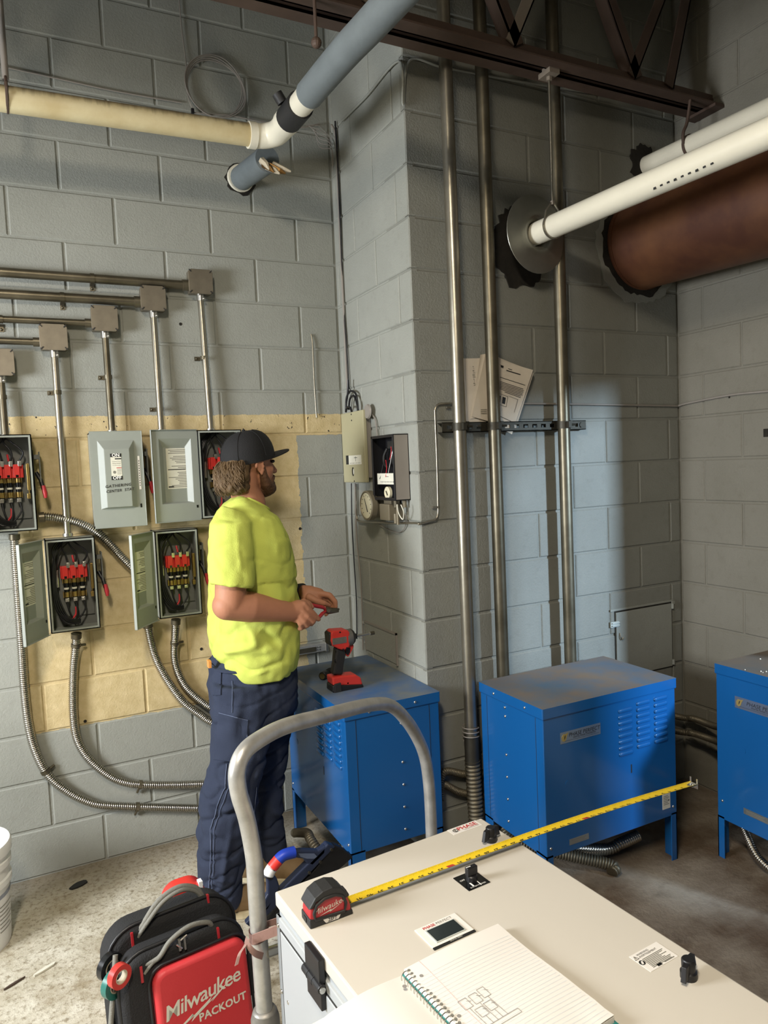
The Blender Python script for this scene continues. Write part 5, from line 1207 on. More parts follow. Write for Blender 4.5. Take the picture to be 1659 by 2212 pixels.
obj('front_compartment', MB(F_).prism(arch(.345, .405, .075, z0=.01), -.10, -.012), M['fabric_black'], t, bevel=.02, bseg=4, smooth=50)
obj('red_shell', MB(F_).prism(arch(.258, .348, .035, x0=.035, z0=.02), -.02, .020), M['red_pack'], t, bevel=.014, bseg=4, smooth=50)
obj('shell_rib', MB(F_).prism(arch(.20, .012, .006, x0=.035, z0=.115), .012, .0235), M['red_pack'], t, bevel=.004, smooth=50)
obj('zip_piping', MB(F_).tube([(x, y, .0) for x, y in arch(.275, .364, .042, x0=.035, z0=.012)], .0045, 8, closed=True), M['black'], t, smooth=60)
obj('zip_piping', MB(F_).tube([(x, y, -.03) for x, y in arch(.345, .406, .076, z0=.012)], .0055, 8, closed=True), M['black'], t, smooth=60)
obj('zip_piping', MB(F_).tube([(x, y, -.105) for x, y in arch(.362, .447, .084, z0=.012)], .0055, 8, closed=True), M['black'], t, smooth=60)
LT = F_ @ Matrix.Translation((.030, .250, .0208))
obj('shell_lettering', MB(LT).text('Milwaukee', .054, Matrix.Translation((-.002, .018, 0)) @ Matrix.Rotation(.10, 4, 'Z'), shear=.22, space=.92, bold=.012).text('PACKOUT', .028, Matrix.Translation((.048, -.036, 0)) @ Matrix.Rotation(.02, 4, 'Z'), space=1.05, bold=.03)
    .prism([(-.10, -.052), (-.035, -.018), (-.045, -.030), (.02, .002), (.012, -.008), (.095, .034), (.02, -.010), (.028, -.002), (-.04, -.036), (-.03, -.024)][::-1], -.0002, .0004), M['label'], t)
def handle(P, r): obj('grab_handle', MB(F_).tube(bez(P, 8), r, 10), M['fabric_grey'], t, smooth=60)
handle([(-.10, .425, -.11), (-.08, .450, -.10), (-.03, .495, -.105), (.03, .510, -.11), (.08, .490, -.115), (.10, .455, -.12)], .0075)
handle([(-.095, .425, -.10), (-.07, .455, -.09), (-.02, .492, -.095), (.035, .503, -.10), (.078, .482, -.11), (.098, .452, -.115)], .006)
handle([(-.108, .385, -.02), (-.07, .392, -.008), (-.035, .422, -.008), (.02, .438, -.012), (.075, .425, -.02), (.09, .40, -.03)], .0065)
handle([(-.108, .365, -.015), (-.085, .385, -.01), (-.065, .392, -.008)], .005)
for (x, z, y) in ((-.112, .435, -.093), (.108, .455, -.10), (-.116, .378, -.011), (.098, .395, -.011)):
    obj('stitch_tab', MB(F_).box((x-.003, z-.030, y-.006), (x+.003, z+.010, y+.004)), M['red_dark'], t)
obj('zip_pull', MB(F_).box((-.015, .388, -.010), (-.009, .418, -.004)).box((.0, .386, -.010), (.005, .420, -.004)).cyl((-.02, .408, -.006), (-.006, .392, -.006), .0025, 6).cyl((-.008, .414, -.006), (.01, .422, -.006), .0022, 6), M['silver'], t)
obj('side_strap', MB(F_).tube(bez([(-.165, .42, -.06), (-.178, .36, -.05), (-.19, .30, -.045), (-.2, .25, -.04)], 6), .007, 8), M['fabric_grey'], t, smooth=60)
obj('side_buckle', MB(F_).bc((-.186, .355, -.055), (.016, .02, .012)).cyl((-.175, .375, -.055), (-.175, .395, -.055), .006, 8), M['silver'], t, bevel=.002)
obj('side_pocket', MB(F_).prism(arch(.05, .20, .015, x0=-.195, z0=.01), -.12, -.03), M['fabric_black'], t, bevel=.01, bseg=3, smooth=50)
obj('pocket_tab', MB(F_).box((-.218, .19, -.032), (-.20, .197, -.027)).box((-.218, .15, -.032), (-.207, .16, -.027)), M['label'], t)
def tape_roll(label, c, nrm, r, w, m_):
    o = thing('tape_roll', label, 'tape', c, 'rolls of electrical tape'); T = frame(c, V(nrm).cross(V((0, 0, 1))), (0, 0, 1)); ri = r*.58
    obj('tape', MB(T).lathe([(ri, -w/2), (r, -w/2), (r, w/2), (ri, w/2), (ri, -w/2)], 32, caps=False), M[m_], o, smooth=40)
    obj('core', MB(T).lathe([(ri*.86, -w/2), (ri*1.0, -w/2), (ri*1.0, w/2), (ri*.86, w/2), (ri*.86, -w/2)], 32, caps=False), M['tape_core'], o, smooth=40)
def bp(px_, py_, d): v = ray(px_, py_); return CAMP + v*d
tape_roll('black roll of electrical tape hanging left of the backpack', bp(238, 2088, 1.93), (.50, -.80, -.25), .036, .019, 'tape_black')
tape_roll('green roll of electrical tape hanging left of the backpack', bp(247, 2125, 1.89), (.55, -.80, -.2), .036, .019, 'tape_green')
tape_roll('red roll of electrical tape hanging left of the backpack', bp(258, 2108, 1.85), (.50, -.84, -.2), .030, .019, 'tape_red')
# red tool just behind the backpack
t = thing('red_tool_case', 'small red case with a white stripe peeking up behind the backpack', 'case', (.40, 2.27, 0))
Tr_ = frame((.37, 2.26, 0), (1, .1, 0), (0, 0, 1))
obj('shell', MB(Tr_).prism(arch(.13, .385, .05), -.05, .02), M['tape_red2'], t, bevel=.01, smooth=50)
obj('stripe', MB(Tr_).box((.040, .30, .0), (.052, .385, .022)), M['tape_white'], t)
# ------------------------------------------------------------------ navy D-handled tool with taped grip
t = thing('taped_tool', 'navy D-handled hand tool with red white and blue tape leaning behind the cabinet', 'hand tool', (.8, 2.22, 0))
YT = 2.20; TT = frame((0, YT, 0), (1, 0, 0), (0, 0, 1))
def tp(L): return [(aY(x, y, YT).x, aY(x, y, YT).z) for x, y in L]
def tpr(L, z0, z1):
    o = tp(L); ar = sum(o[i][0]*o[(i+1) % len(o)][1]-o[(i+1) % len(o)][0]*o[i][1] for i in range(len(o)))
    return MB(TT).prism(o if ar > 0 else o[::-1], z0, z1)
obj('rail', tpr([(706, 1820), (722, 1826), (660, 1890), (600, 1950), (560, 1990), (545, 1985), (590, 1935), (640, 1885)], -.02, .012), M['navy'], t, bevel=.004)
obj('blade_body', tpr([(722, 1824), (740, 1832), (762, 1850), (700, 1905), (640, 1960), (600, 2000), (575, 1990), (610, 1948), (665, 1892)], -.025, .006), M['black'], t, bevel=.004)
obj('lower_arm', tpr([(574, 1888), (596, 1893), (602, 1912), (596, 1930), (578, 1960), (540, 2000), (528, 1992), (560, 1958), (576, 1928), (576, 1908)], -.012, .012), M['navy'], t, bevel=.005)
obj('upper_arm', tpr([(634, 1835), (650, 1833), (684, 1834), (702, 1824), (700, 1840), (672, 1868), (660, 1862), (652, 1852), (636, 1850)], -.012, .012), M['navy'], t, bevel=.005)
obj('arm_inset', tpr([(642, 1840), (676, 1840), (682, 1846), (676, 1851), (660, 1851), (646, 1847)], .012, .0135), M['trouser_seam'], t)
g = [aY(578, 1894, YT), aY(584, 1880, YT), aY(596, 1864, YT), aY(612, 1848, YT), aY(638, 1840, YT)]
for nm, a, b, m_ in (('grip_end', 0, .10, 'black'), ('white_wrap', .08, .36, 'tape_white'), ('red_wrap', .34, .62, 'tape_red2'), ('blue_wrap', .60, .98, 'tape_blue')):
    G = bez(g, 10); i0, i1 = int(a*(len(G)-1)), int(b*(len(G)-1))
    obj(nm, MB().tube(G[i0:i1+1], .0185, 14), M[m_], t, smooth=60)
mb = MB()
for (x, y) in ((716, 1835), (692, 1862), (668, 1885)): p = aY(x, y, YT-.014); mb.cyl((p.x, YT-.018, p.z), (p.x, YT-.010, p.z), .005, 8)
obj('rivet', mb, M['strut'], t)
obj('foot', MB().box((.50, YT-.012, 0), (.58, YT+.02, .12)), M['black'], t, bevel=.006)
# ------------------------------------------------------------------ white bucket
bc_ = V((-.278, 2.935, 0)); t = thing('plastic_bucket', 'white plastic bucket with lid and printed label at the left edge', 'bucket', bc_)
Tb = Matrix.Translation(bc_)
obj('pail', MB(Tb).lathe([(.132, 0), (.134, .01), (.142, .22), (.150, .225), (.150, .245), (.1435, .25), (.145, .285), (.152, .29), (.152, .31), (.146, .315), (.148, .345)], 48), M['bucket'], t, smooth=40)
obj('lid', MB(Tb).lathe([(.150, .335), (.156, .335), (.157, .365), (.152, .372), (.140, .372), (.132, .362), (.0, .362)], 48), M['bucket'], t, smooth=40)
def band(z0, z1, a0, a1, r0=.1350, n=10, e=.0006):
    rr = lambda z: .1345 + (.142-.134)*(z-.01)/.21 + e
    return MB(Tb).grid([[(rr(z)*math.cos(a0+(a1-a0)*k/n), rr(z)*math.sin(a0+(a1-a0)*k/n), z) for k in range(n+1)] for z in (z0, z1)])
obj('label_band', band(.185, .20, -1.6, .2), M['bucket_band'], t)
obj('label_bar', band(.16, .20, -1.05, -.75, e=.0009), M['print'], t)
mb = MB()
for k in range(7): q = band(.155-.015*k, .158-.015*k, -.72, -.1 - .1*(k % 3), e=.0009); mb.add(q.v, q.f)
for k in range(6): q = band(.12-.012*k, .125-.012*k, -1.0, -.78, e=.0009); mb.add(q.v, q.f)
obj('label_print', mb, M['print_grey'], t)
# scraps on the floor
for (x, y, w, h, m_, nm) in ((170, 1912, .055, .03, 'print', 'black rubbish scrap on the floor near the back wall'), (98, 2094, .06, .012, 'label', 'torn white and black paper scrap on the floor near the bucket'), (32, 2125, .05, .006, 'joist', 'thin brown twig-like scrap on the floor at the left edge')):
    p = aZ(x, y, .002); o = [(w*(.5+.3*random.random())*math.cos(a), h*(.5+.3*random.random())*math.sin(a)) for a in [2*PI*k/9 for k in range(9)]]
    tag(obj('floor_scrap', MB().prism(o, 0, .006, T=Matrix.Translation((p.x, p.y, .001)) @ Matrix.Rotation(.5, 4, 'Z')), M[m_], origin=(p.x, p.y, 0)), nm, 'scrap')
# ------------------------------------------------------------------ the man
def remesh(mb, voxel, smooth_it=6, fac=.5, disp=None):
    """fuse overlapping shapes into one continuous surface"""
    me = bpy.data.meshes.new('tmp'); me.from_pydata([tuple(v) for v in mb.v], [], mb.f); me.update()
    o = bpy.data.objects.new('tmp', me); C.objects.link(o)
    r = o.modifiers.new('r', 'REMESH'); r.mode = 'VOXEL'; r.voxel_size = voxel; r.adaptivity = 0
    if smooth_it: s = o.modifiers.new('s', 'SMOOTH'); s.factor = fac; s.iterations = smooth_it
    dg = bpy.context.evaluated_depsgraph_get(); dg.update(); ev = bpy.data.meshes.new_from_object(o.evaluated_get(dg))
    out = MB(); nr = [v.normal.copy() for v in ev.vertices]
    out.v = [v.co + (nr[i]*disp(v.co, nr[i]) if disp else V((0, 0, 0))) for i, v in enumerate(ev.vertices)]
    out.f = [tuple(p.vertices) for p in ev.polygons]; out.m = [0]*len(out.f)
    bpy.data.objects.remove(o); bpy.data.meshes.remove(me); bpy.data.meshes.remove(ev)
    return out
def caps(mb, P, R, seg=26):
    P = [V(p) for p in P]
    for i in range(len(P)-1):
        a, b = P[i], P[i+1]; ra, rb = R[i], R[i+1]; n = 6; d = (b-a)
        mb.tube([a + d*k/n for k in range(n+1)], [ra + (rb-ra)*k/n for k in range(n+1)], seg)
        mb.ball(a, ra, seg=seg, rings=14)
    mb.ball(P[-1], R[-1], seg=seg, rings=14)
def loft(mb, rings):                                                # rings of points, closed with end caps
    n = len(rings[0]); vs = [p for r in rings for p in r]
    fs = [(i*n+k, i*n+(k+1) % n, (i+1)*n+(k+1) % n, (i+1)*n+k) for i in range(len(rings)-1) for k in range(n)]
    fs += [tuple(reversed(range(n))), tuple((len(rings)-1)*n+k for k in range(n))]; mb.add(vs, fs)
def ell(y, xb, xf, Y, hw, n=28, p=2.4):
    a, b = aY(xb, y, Y), aY(xf, y, Y); c = (a+b)/2; rx = (b-a).length/2; out = []
    for k in range(n):
        t_ = 2*PI*k/n; ct, st_ = math.cos(t_), math.sin(t_)
        out.append(c + V((rx*math.copysign(abs(ct)**(2/p), ct), hw*math.copysign(abs(st_)**(2/p), st_), 0)))
    return out
YM = 2.78
def ell2(yb, xb, yf, xf, Y, hw, n=28, p=2.4):                       # tilted ring: back and front at different heights
    a, b = aY(xb, yb, Y), aY(xf, yf, Y); c = (a+b)/2; ax_ = (b-a)/2; out = []
    for k in range(n):
        t_ = 2*PI*k/n; ct, st_ = math.cos(t_), math.sin(t_)
        out.append(c + ax_*math.copysign(abs(ct)**(2/p), ct) + V((0, hw*math.copysign(abs(st_)**(2/p), st_), 0)))
    return out
man = thing('person', 'man in a black cap, lime yellow shirt and navy work trousers holding pliers', 'person', (.70, YM, 0))
# head frame: he looks to the right and slightly away from the camera
hy = math.radians(16); hf = V((math.cos(hy), math.sin(hy), .02)).normalized(); hr = V((math.sin(hy), -math.cos(hy), 0)); hu = hr.cross(hf).normalized()
ear = aY(561, 1008, YM-.075); H0 = ear - hr*.079 + hu*.014 + hf*.006
HR = Matrix((hf, hr, hu)).transposed()
def hp_(f, r, u): return H0 + hf*f + hr*r + hu*u
sk_ = MB()
def he(f, r, u, rad, seg=16): sk_.ball(hp_(f, r, u), rad, seg=seg, rings=12, R=HR)
he(-.012, 0, .022, (.096, .077, .090)); he(.030, 0, -.035, (.066, .063, .080)); he(.050, 0, -.085, (.042, .042, .034))
he(.067, 0, -.100, (.022, .026, .018)); he(.078, 0, .022, (.020, .050, .014)); he(.088, 0, -.066, (.011, .024, .012)); he(.060, .034, -.028, (.024, .022, .026)); he(.060, -.034, -.028, (.024, .022, .026))
caps(sk_, [hp_(.088, 0, .004), hp_(.104, 0, -.022), hp_(.112, 0, -.034)], [.009, .0115, .0125]); he(.100, .011, -.036, (.010, .008, .008)); he(.100, -.011, -.036, (.010, .008, .008))
for s in (1, -1):
    for k in range(9):
        a = math.radians(-60+30*k); he(-.008+.018*math.cos(a)*.9, s*.083, -.014+.028*math.sin(a), (.007, .006, .007), 8)
    he(-.004, s*.079, -.014, (.016, .006, .026)); he(.0, s*.081, -.04, (.008, .005, .009), 8)
nb = aY(540, 1085, YM)
caps(sk_, [hp_(-.030, 0, -.05), hp_(-.034, 0, -.10), nb, nb + V((-.01, 0, -.08))], [.060, .058, .061, .07])
# torso and legs under the clothes
caps(sk_, [aY(530, 1150, YM), aY(535, 1300, YM), aY(540, 1440, YM)], [.11, .115, .11])
caps(sk_, [aY(512, 1150, 2.64), aY(530, 1140, YM), aY(545, 1145, 2.93)], [.045, .07, .045])
caps(sk_, [aY(530, 1480, 2.69), aY(512, 1680, 2.67), aY(478, 1915, 2.65)], [.075, .06, .04]); caps(sk_, [aY(560, 1480, 2.87), aY(566, 1680, 2.86), aY(582, 1850, 2.84)], [.075, .06, .04])
# right arm (nearest to the camera)
sh, eb, wr = aY(503, 1150, 2.60), aY(497, 1302, 2.555), aY(628, 1322, 2.585)
caps(sk_, [sh, sh.lerp(eb, .55), eb], [.052, .058, .055]); fm = eb.lerp(wr, .32); caps(sk_, [eb + V((-.012, 0, -.008)), fm + V((0, 0, -.004)), wr], [.053, .056, .036])
# right hand: palm, four curled fingers and thumb round the plier handle
def hpt(x, y, Y): return aY(x, y, Y)
caps(sk_, [wr, hpt(645, 1316, 2.59), hpt(658, 1314, 2.595)], [.035, .036, .030]); caps(sk_, [hpt(640, 1326, 2.60), hpt(655, 1330, 2.605), hpt(664, 1330, 2.61)], [.034, .034, .024])
caps(sk_, [hpt(656, 1306, 2.575), hpt(664, 1316, 2.57), hpt(676, 1325, 2.572), hpt(688, 1338, 2.58)], [.014, .013, .0115, .0095])          # index
caps(sk_, [hpt(652, 1320, 2.565), hpt(664, 1330, 2.562), hpt(676, 1342, 2.57), hpt(672, 1348, 2.59)], [.0145, .0135, .012, .010])           # middle
caps(sk_, [hpt(648, 1330, 2.566), hpt(657, 1340, 2.564), hpt(664, 1350, 2.575), hpt(658, 1354, 2.595)], [.014, .013, .011, .0095])          # ring
caps(sk_, [hpt(644, 1336, 2.572), hpt(649, 1347, 2.572), hpt(652, 1356, 2.585), hpt(647, 1358, 2.60)], [.0125, .0115, .010, .009])          # little
caps(sk_, [hpt(645, 1310, 2.612), hpt(656, 1300, 2.628), hpt(667, 1304, 2.632), hpt(674, 1312, 2.625)], [.016, .0135, .012, .0095])         # thumb
# left arm and hand (far side)
eb2, wr2 = aY(575, 1285, 2.985), aY(648, 1278, 2.80)
sh2 = aY(545, 1130, 2.96); caps(sk_, [sh2, eb2], [.06, .047]); caps(sk_, [eb2, eb2.lerp(wr2, .35), wr2], [.047, .047, .029])
caps(sk_, [wr2, hpt(668, 1281, 2.77), hpt(688, 1285, 2.75)], [.028, .031, .028]); caps(sk_, [hpt(664, 1290, 2.765), hpt(682, 1296, 2.745)], [.028, .024])
caps(sk_, [hpt(690, 1282, 2.735), hpt(712, 1286, 2.71), hpt(724, 1300, 2.70), hpt(725, 1312, 2.70)], [.014, .0125, .011, .009])
caps(sk_, [hpt(690, 1288, 2.75), hpt(712, 1294, 2.73), hpt(722, 1306, 2.715), hpt(720, 1316, 2.71)], [.014, .013, .011, .009])
caps(sk_, [hpt(688, 1294, 2.765), hpt(708, 1302, 2.75), hpt(717, 1314, 2.73), hpt(712, 1322, 2.72)], [.0135, .012, .0105, .009])
caps(sk_, [hpt(684, 1298, 2.775), hpt(700, 1310, 2.765), hpt(708, 1322, 2.745), hpt(704, 1328, 2.735)], [.012, .011, .0095, .008])
caps(sk_, [hpt(668, 1290, 2.72), hpt(684, 1298, 2.695), hpt(700, 1303, 2.685), hpt(711, 1308, 2.69)], [.016, .013, .0115, .009])
obj('body', remesh(sk_, .0042, 3, .5), M['skin'], man, smooth=180)
# eyes and brows
for s in (1, -1):
    obj('eye', MB().ball(hp_(.086, s*.030, .004), (.010, .012, .007), R=HR), M['eye'], man, smooth=180)
    obj('eyebrow', MB().tube([hp_(.094, s*.014, .020), hp_(.094, s*.032, .024), hp_(.082, s*.050, .018)], [.003, .0042, .0025], 8), M['beard'], man, smooth=180)
# beard
bd = MB()
def be(f, r, u, rad): bd.ball(hp_(f, r, u), rad, seg=14, rings=10, R=HR)
be(.052, 0, -.098, (.052, .052, .040)); be(.076, 0, -.102, (.034, .038, .030)); be(.092, 0, -.084, (.016, .024, .013))
for s in (1, -1):
    caps(bd, [hp_(.012, s*.074, -.010), hp_(.014, s*.070, -.045), hp_(.030, s*.058, -.080), hp_(.055, s*.036, -.100)], [.009, .015, .022, .026])
    caps(bd, [hp_(.101, s*.004, -.053), hp_(.094, s*.020, -.057), hp_(.076, s*.034, -.070), hp_(.06, s*.04, -.085)], [.0055, .0065, .010, .014])
obj('beard', remesh(bd, .004, 3, .5, lambda p, n: .0018*noise.noise(p*160)), M['beard'], man, smooth=180)
# hair below the cap
hb = MB()
def hb_(f, r, u, rad): hb.ball(hp_(f, r, u), rad, seg=14, rings=10, R=HR)
hb_(-.060, 0, -.005, (.058, .080, .055)); hb_(-.085, .0, -.045, (.042, .068, .045)); hb_(-.080, .015, -.080, (.040, .060, .035)); hb_(-.105, .02, -.055, (.030, .045, .035)); hb_(-.065, .055, -.045, (.022, .026, .040)); hb_(-.065, -.05, -.045, (.022, .028, .040))
hb_(-.095, .035, -.098, (.030, .032, .020)); hb_(-.062, .050, -.088, (.020, .022, .022)); hb_(-.118, .0, -.03, (.022, .045, .028))
for k in range(16):
    a = random.random()*2*PI; hb_(-.092+.030*math.cos(a), .02+.045*math.sin(a), -.085-.022*random.random(), (.016, .018, .014))
obj('hair', remesh(hb, .005, 2, .5, lambda p, n: .006*noise.noise(V((p.x*55, p.y*55, p.z*22))) + .003*noise.noise(p*140)), M['hair'], man, smooth=180)
hs = MB()
for k in range(560):
    a = random.uniform(-1.25, 1.25); r0 = random.uniform(.0, 1.)
    f0, s0 = -.012-.092*math.cos(a*.8), .080*math.sin(a)*.98
    u0 = random.uniform(-.035, .015); ln = random.uniform(.055, .105)*(1-.25*abs(math.sin(a))); w0 = random.uniform(0, 6.28)
    if f0 > -.052: continue
    P_ = []
    for q in range(7):
        t_ = q/6; c_ = .006+.010*t_
        P_.append(hp_(f0 - .020*math.sin(PI*t_*.9) - .012 + c_*math.sin(w0+5*t_)*.7, s0*(1+.12*math.sin(PI*t_)) + c_*math.cos(w0+4*t_)*.8, u0 - ln*t_))
    hs.tube(bez(P_, 2), [.0024*(1-.75*(i/12)**2) for i in range(13)], 5)
hso = obj('hair_strands', hs, M['hair'], man, smooth=60); hso['kind'] = 'stuff'
# cap
cf = (hf + hu*.16).normalized(); cu = hr.cross(cf).normalized(); CR = Matrix((cf, hr, cu)).transposed(); c0 = hp_(-.008, 0, .035)
cp = MB(); rings = []
for i in range(9):
    ph = PI/2*i/8; z = .105*math.sin(ph); q = math.cos(ph)**.75
    rings.append([c0 + CR @ V((.112*q*math.cos(a) + .006*math.sin(ph), .092*q*math.sin(a), z-.012 if i else -.03)) for a in [2*PI*k/32 for k in range(32)]])
n_ = 32; cp.add([p for r in rings for p in r], [(i*n_+k, i*n_+(k+1) % n_, (i+1)*n_+(k+1) % n_, (i+1)*n_+k) for i in range(8) for k in range(n_)])
cap = obj('cap', cp, M['cap'], man, smooth=180)
vz = []
for i in range(7):
    row = []
    for k in range(13):
        a = math.radians(-58+116*k/12); r1 = .112+.078*(math.cos(a*.95)**.6)*i/6
        row.append(c0 + CR @ V((r1*math.cos(a), (.092 + .006*i/6)*math.sin(a)*1.02, -.022 - .012*(math.sin(a)**2) + .004*i/6)))
    vz.append(row)
obj('cap_visor', MB().grid(vz, thick=tuple(cu*.004)), M['cap'], man, smooth=60)
obj('cap_button', MB().ball(c0 + CR @ V((.006, 0, .094)), (.008, .008, .005)), M['cap'], man, smooth=180)
sm = MB()
for k in range(6):
    a = 2*PI*k/6+.3; sm.tube([c0 + CR @ V((.1128*math.cos(ph)**.75*math.cos(a) + .006*math.sin(ph), .0928*math.cos(ph)**.75*math.sin(a), .106*math.sin(ph)-.012)) for ph in [PI/2*q/8 for q in range(8)]], .0012, 5)
obj('cap_seam', sm, M['cap'], man)
# shirt
sw_ = MB()
loft(sw_, [ell2(*r) for r in ((1067, 511, 1100, 577, YM, .066), (1074, 502, 1106, 583, YM, .10), (1086, 490, 1112, 589, YM, .15), (1104, 476, 1122, 595, YM, .19), (1128, 464, 1142, 604, YM, .218))] + [ell(*r) for r in ((1166, 457, 614, YM, .230), (1205, 455, 622, YM, .228), (1258, 457, 631, YM, .218), (1310, 453, 636, YM, .212),
      (1356, 450, 638, YM, .208), (1394, 456, 637, YM, .206), (1422, 466, 634, YM, .204), (1440, 474, 629, YM, .20), (1450, 482, 622, YM, .196))])
s1 = aY(500, 1128, 2.60); s2 = aY(500, 1200, 2.565); s3 = aY(501, 1266, 2.548)
loft(sw_, [[p for p in ringp] for ringp in [[c_ + V((rx*math.cos(a), ry*math.sin(a), tilt*math.cos(a))) for a in [2*PI*k/24 for k in range(24)]] for c_, rx, ry, tilt in ((aY(505, 1100, 2.66), .05, .05, -.02), (s1, .078, .07, 0), (s2, .086, .068, 0), (s3 + V((0, 0, .01)), .083, .066, -.012), (s3, .079, .062, -.012))]])
s1, s2, s3 = aY(548, 1128, 2.95), aY(560, 1200, 2.99), aY(572, 1255, 3.0)
loft(sw_, [[c_ + V((r_*math.cos(a), r_*.85*math.sin(a), 0)) for a in [2*PI*k/20 for k in range(20)]] for c_, r_ in ((s1, .075), (s2, .08), (s3, .078))])
def fold(p, a, b, w, h):                                            # a crease running from a to b
    ab = b-a; t_ = max(0, min(1, (p-a).dot(ab)/ab.length_squared)); d = (p-(a+ab*t_)).length; return h*math.exp(-(d/w)**2)*math.sin(PI*min(1, max(.08, t_)))
FO = [(aY(556, 1215, 2.57), aY(612, 1185, 2.60), .016, -.010), (aY(556, 1225, 2.57), aY(618, 1235, 2.59), .018, -.011), (aY(560, 1200, 2.57), aY(600, 1160, 2.60), .014, .008), (aY(545, 1160, 2.57), aY(590, 1150, 2.58), .012, -.006), (aY(570, 1260, 2.57), aY(625, 1262, 2.60), .016, -.008),
      (aY(505, 1350, 2.57), aY(530, 1425, 2.57), .018, .011), (aY(530, 1345, 2.57), aY(560, 1400, 2.57), .016, .009), (aY(470, 1410, 2.66), aY(560, 1395, 2.57), .018, .012), (aY(500, 1440, 2.60), aY(470, 1400, 2.65), .014, -.010), (aY(540, 1420, 2.575), aY(620, 1415, 2.62), .016, -.010),
      (aY(575, 1405, 2.575), aY(630, 1375, 2.65), .016, .010), (aY(560, 1360, 2.57), aY(610, 1400, 2.58), .02, -.009), (aY(600, 1120, 2.62), aY(620, 1290, 2.64), .012, -.006), (aY(590, 1110, 2.62), aY(606, 1200, 2.62), .010, .005), (aY(455, 1180, 2.60), aY(500, 1150, 2.55), .014, -.006), (aY(510, 1150, 2.53), aY(520, 1240, 2.49), .012, .005),
      (aY(462, 1290, 2.68), aY(470, 1400, 2.68), .02, .008), (aY(520, 1380, 2.57), aY(515, 1450, 2.58), .014, -.008), (aY(550, 1455, 2.58), aY(600, 1435, 2.60), .012, .008)]
def shirt_d(p, n):
    d = .0045*noise.noise(V((p.x*14, p.y*14, p.z*9))) + .0025*noise.noise(V((p.x*34, p.y*34, p.z*26)))
    d -= .010*max(0., 1-abs(noise.noise(V((p.x*7+p.z*5, p.y*6, p.z*9-p.x*4))))*3.2)**2*(.35 if p.z > 1.25 else 1.)
    for f in FO: d += 1.9*fold(p, f[0], f[1], f[2]*.8, f[3])
    return d
shirt = obj('shirt', remesh(sw_, .0065, 5, .5, shirt_d), M['shirt'], man, smooth=180)
col = MB(); cc = (aY(511, 1068, YM) + aY(579, 1102, YM))/2; cxv = (aY(579, 1102, YM) - aY(511, 1068, YM))/2
col.tube([cc + cxv*math.cos(a)*.98 + V((0, .068*math.sin(a), .0)) for a in [2*PI*k/28 for k in range(28)]], .0065, 8, closed=True); obj('collar', col, M['shirt'], man, smooth=180)
# trousers
tr_ = MB()
loft(tr_, [ell(*r) for r in ((1385, 474, 626, YM, .160), (1430, 457, 630, YM, .172), (1470, 450, 634, YM, .180), (1505, 455, 634, YM, .182), (1540, 462, 632, YM, .175))])
loft(tr_, [ell(*r, n=24, p=2.2) for r in ((1470, 458, 585, 2.69, .095), (1510, 458, 590, 2.69, .105), (1564, 458, 585, 2.68, .105), (1645, 455, 572, 2.67, .100), (1700, 436, 560, 2.66, .097), (1785, 427, 548, 2.65, .095), (1889, 427, 524, 2.645, .088), (1935, 428, 520, 2.64, .086), (1950, 432, 516, 2.64, .084))])
loft(tr_, [ell(*r, n=24, p=2.2) for r in ((1470, 500, 634, 2.87, .095), (1522, 502, 634, 2.87, .102), (1575, 506, 629, 2.87, .100), (1645, 518, 617, 2.86, .095), (1715, 524, 607, 2.85, .090), (1785, 536, 610, 2.84, .086), (1830, 548, 615, 2.835, .084), (1852, 555, 616, 2.83, .082))])
FT = [(aY(470, 1650, 2.58), aY(540, 1665, 2.58), .016, -.010), (aY(440, 1700, 2.60), aY(520, 1690, 2.57), .016, .010), (aY(435, 1735, 2.60), aY(500, 1770, 2.56), .016, -.009), (aY(545, 1720, 2.58), aY(470, 1760, 2.56), .018, .010), (aY(440, 1790, 2.58), aY(520, 1810, 2.56), .015, .009), (aY(430, 1850, 2.58), aY(510, 1840, 2.56), .014, -.009),
      (aY(435, 1890, 2.57), aY(515, 1905, 2.56), .012, .009), (aY(430, 1915, 2.57), aY(500, 1925, 2.56), .010, -.008), (aY(500, 1780, 2.56), aY(475, 1930, 2.56), .014, .008), (aY(520, 1500, 2.59), aY(500, 1600, 2.58), .02, .006), (aY(575, 1660, 2.78), aY(612, 1700, 2.78), .014, -.010), (aY(570, 1740, 2.77), aY(608, 1765, 2.77), .014, .010), (aY(560, 1820, 2.76), aY(612, 1810, 2.76), .012, -.008), (aY(600, 1450, 2.66), aY(560, 1530, 2.62), .02, -.006)]
def tr_d(p, n):
    d = .006*noise.noise(V((p.x*13, p.y*13, p.z*20))) + .004*noise.noise(V((p.x*16, p.y*16, p.z*11))) + .0025*noise.noise(V((p.x*40, p.y*40, p.z*30)))
    d -= .011*max(0., 1-abs(noise.noise(V((p.x*5+p.z*4+3, p.y*5, p.z*13-p.x*6))))*3.5)**2*(1. if p.z < .75 else .5)
    d += .003*max(0., 1-abs(noise.noise(V((p.x*9-p.z*6, p.y*7+5, p.z*8+p.x*6))))*3.)**2*(1. if p.z < .75 else .4)
    for f in FT: d += 1.7*fold(p, f[0], f[1], f[2]*.8, f[3])
    return d
trousers = obj('trousers', remesh(tr_, .0065, 4, .5, tr_d), M['trousers'], man, smooth=180)
from mathutils.bvhtree import BVHTree
BV = BVHTree.FromPolygons([trousers.data.vertices[i].co + wl(man) for i in range(len(trousers.data.vertices))], [tuple(p.vertices) for p in trousers.data.polygons])
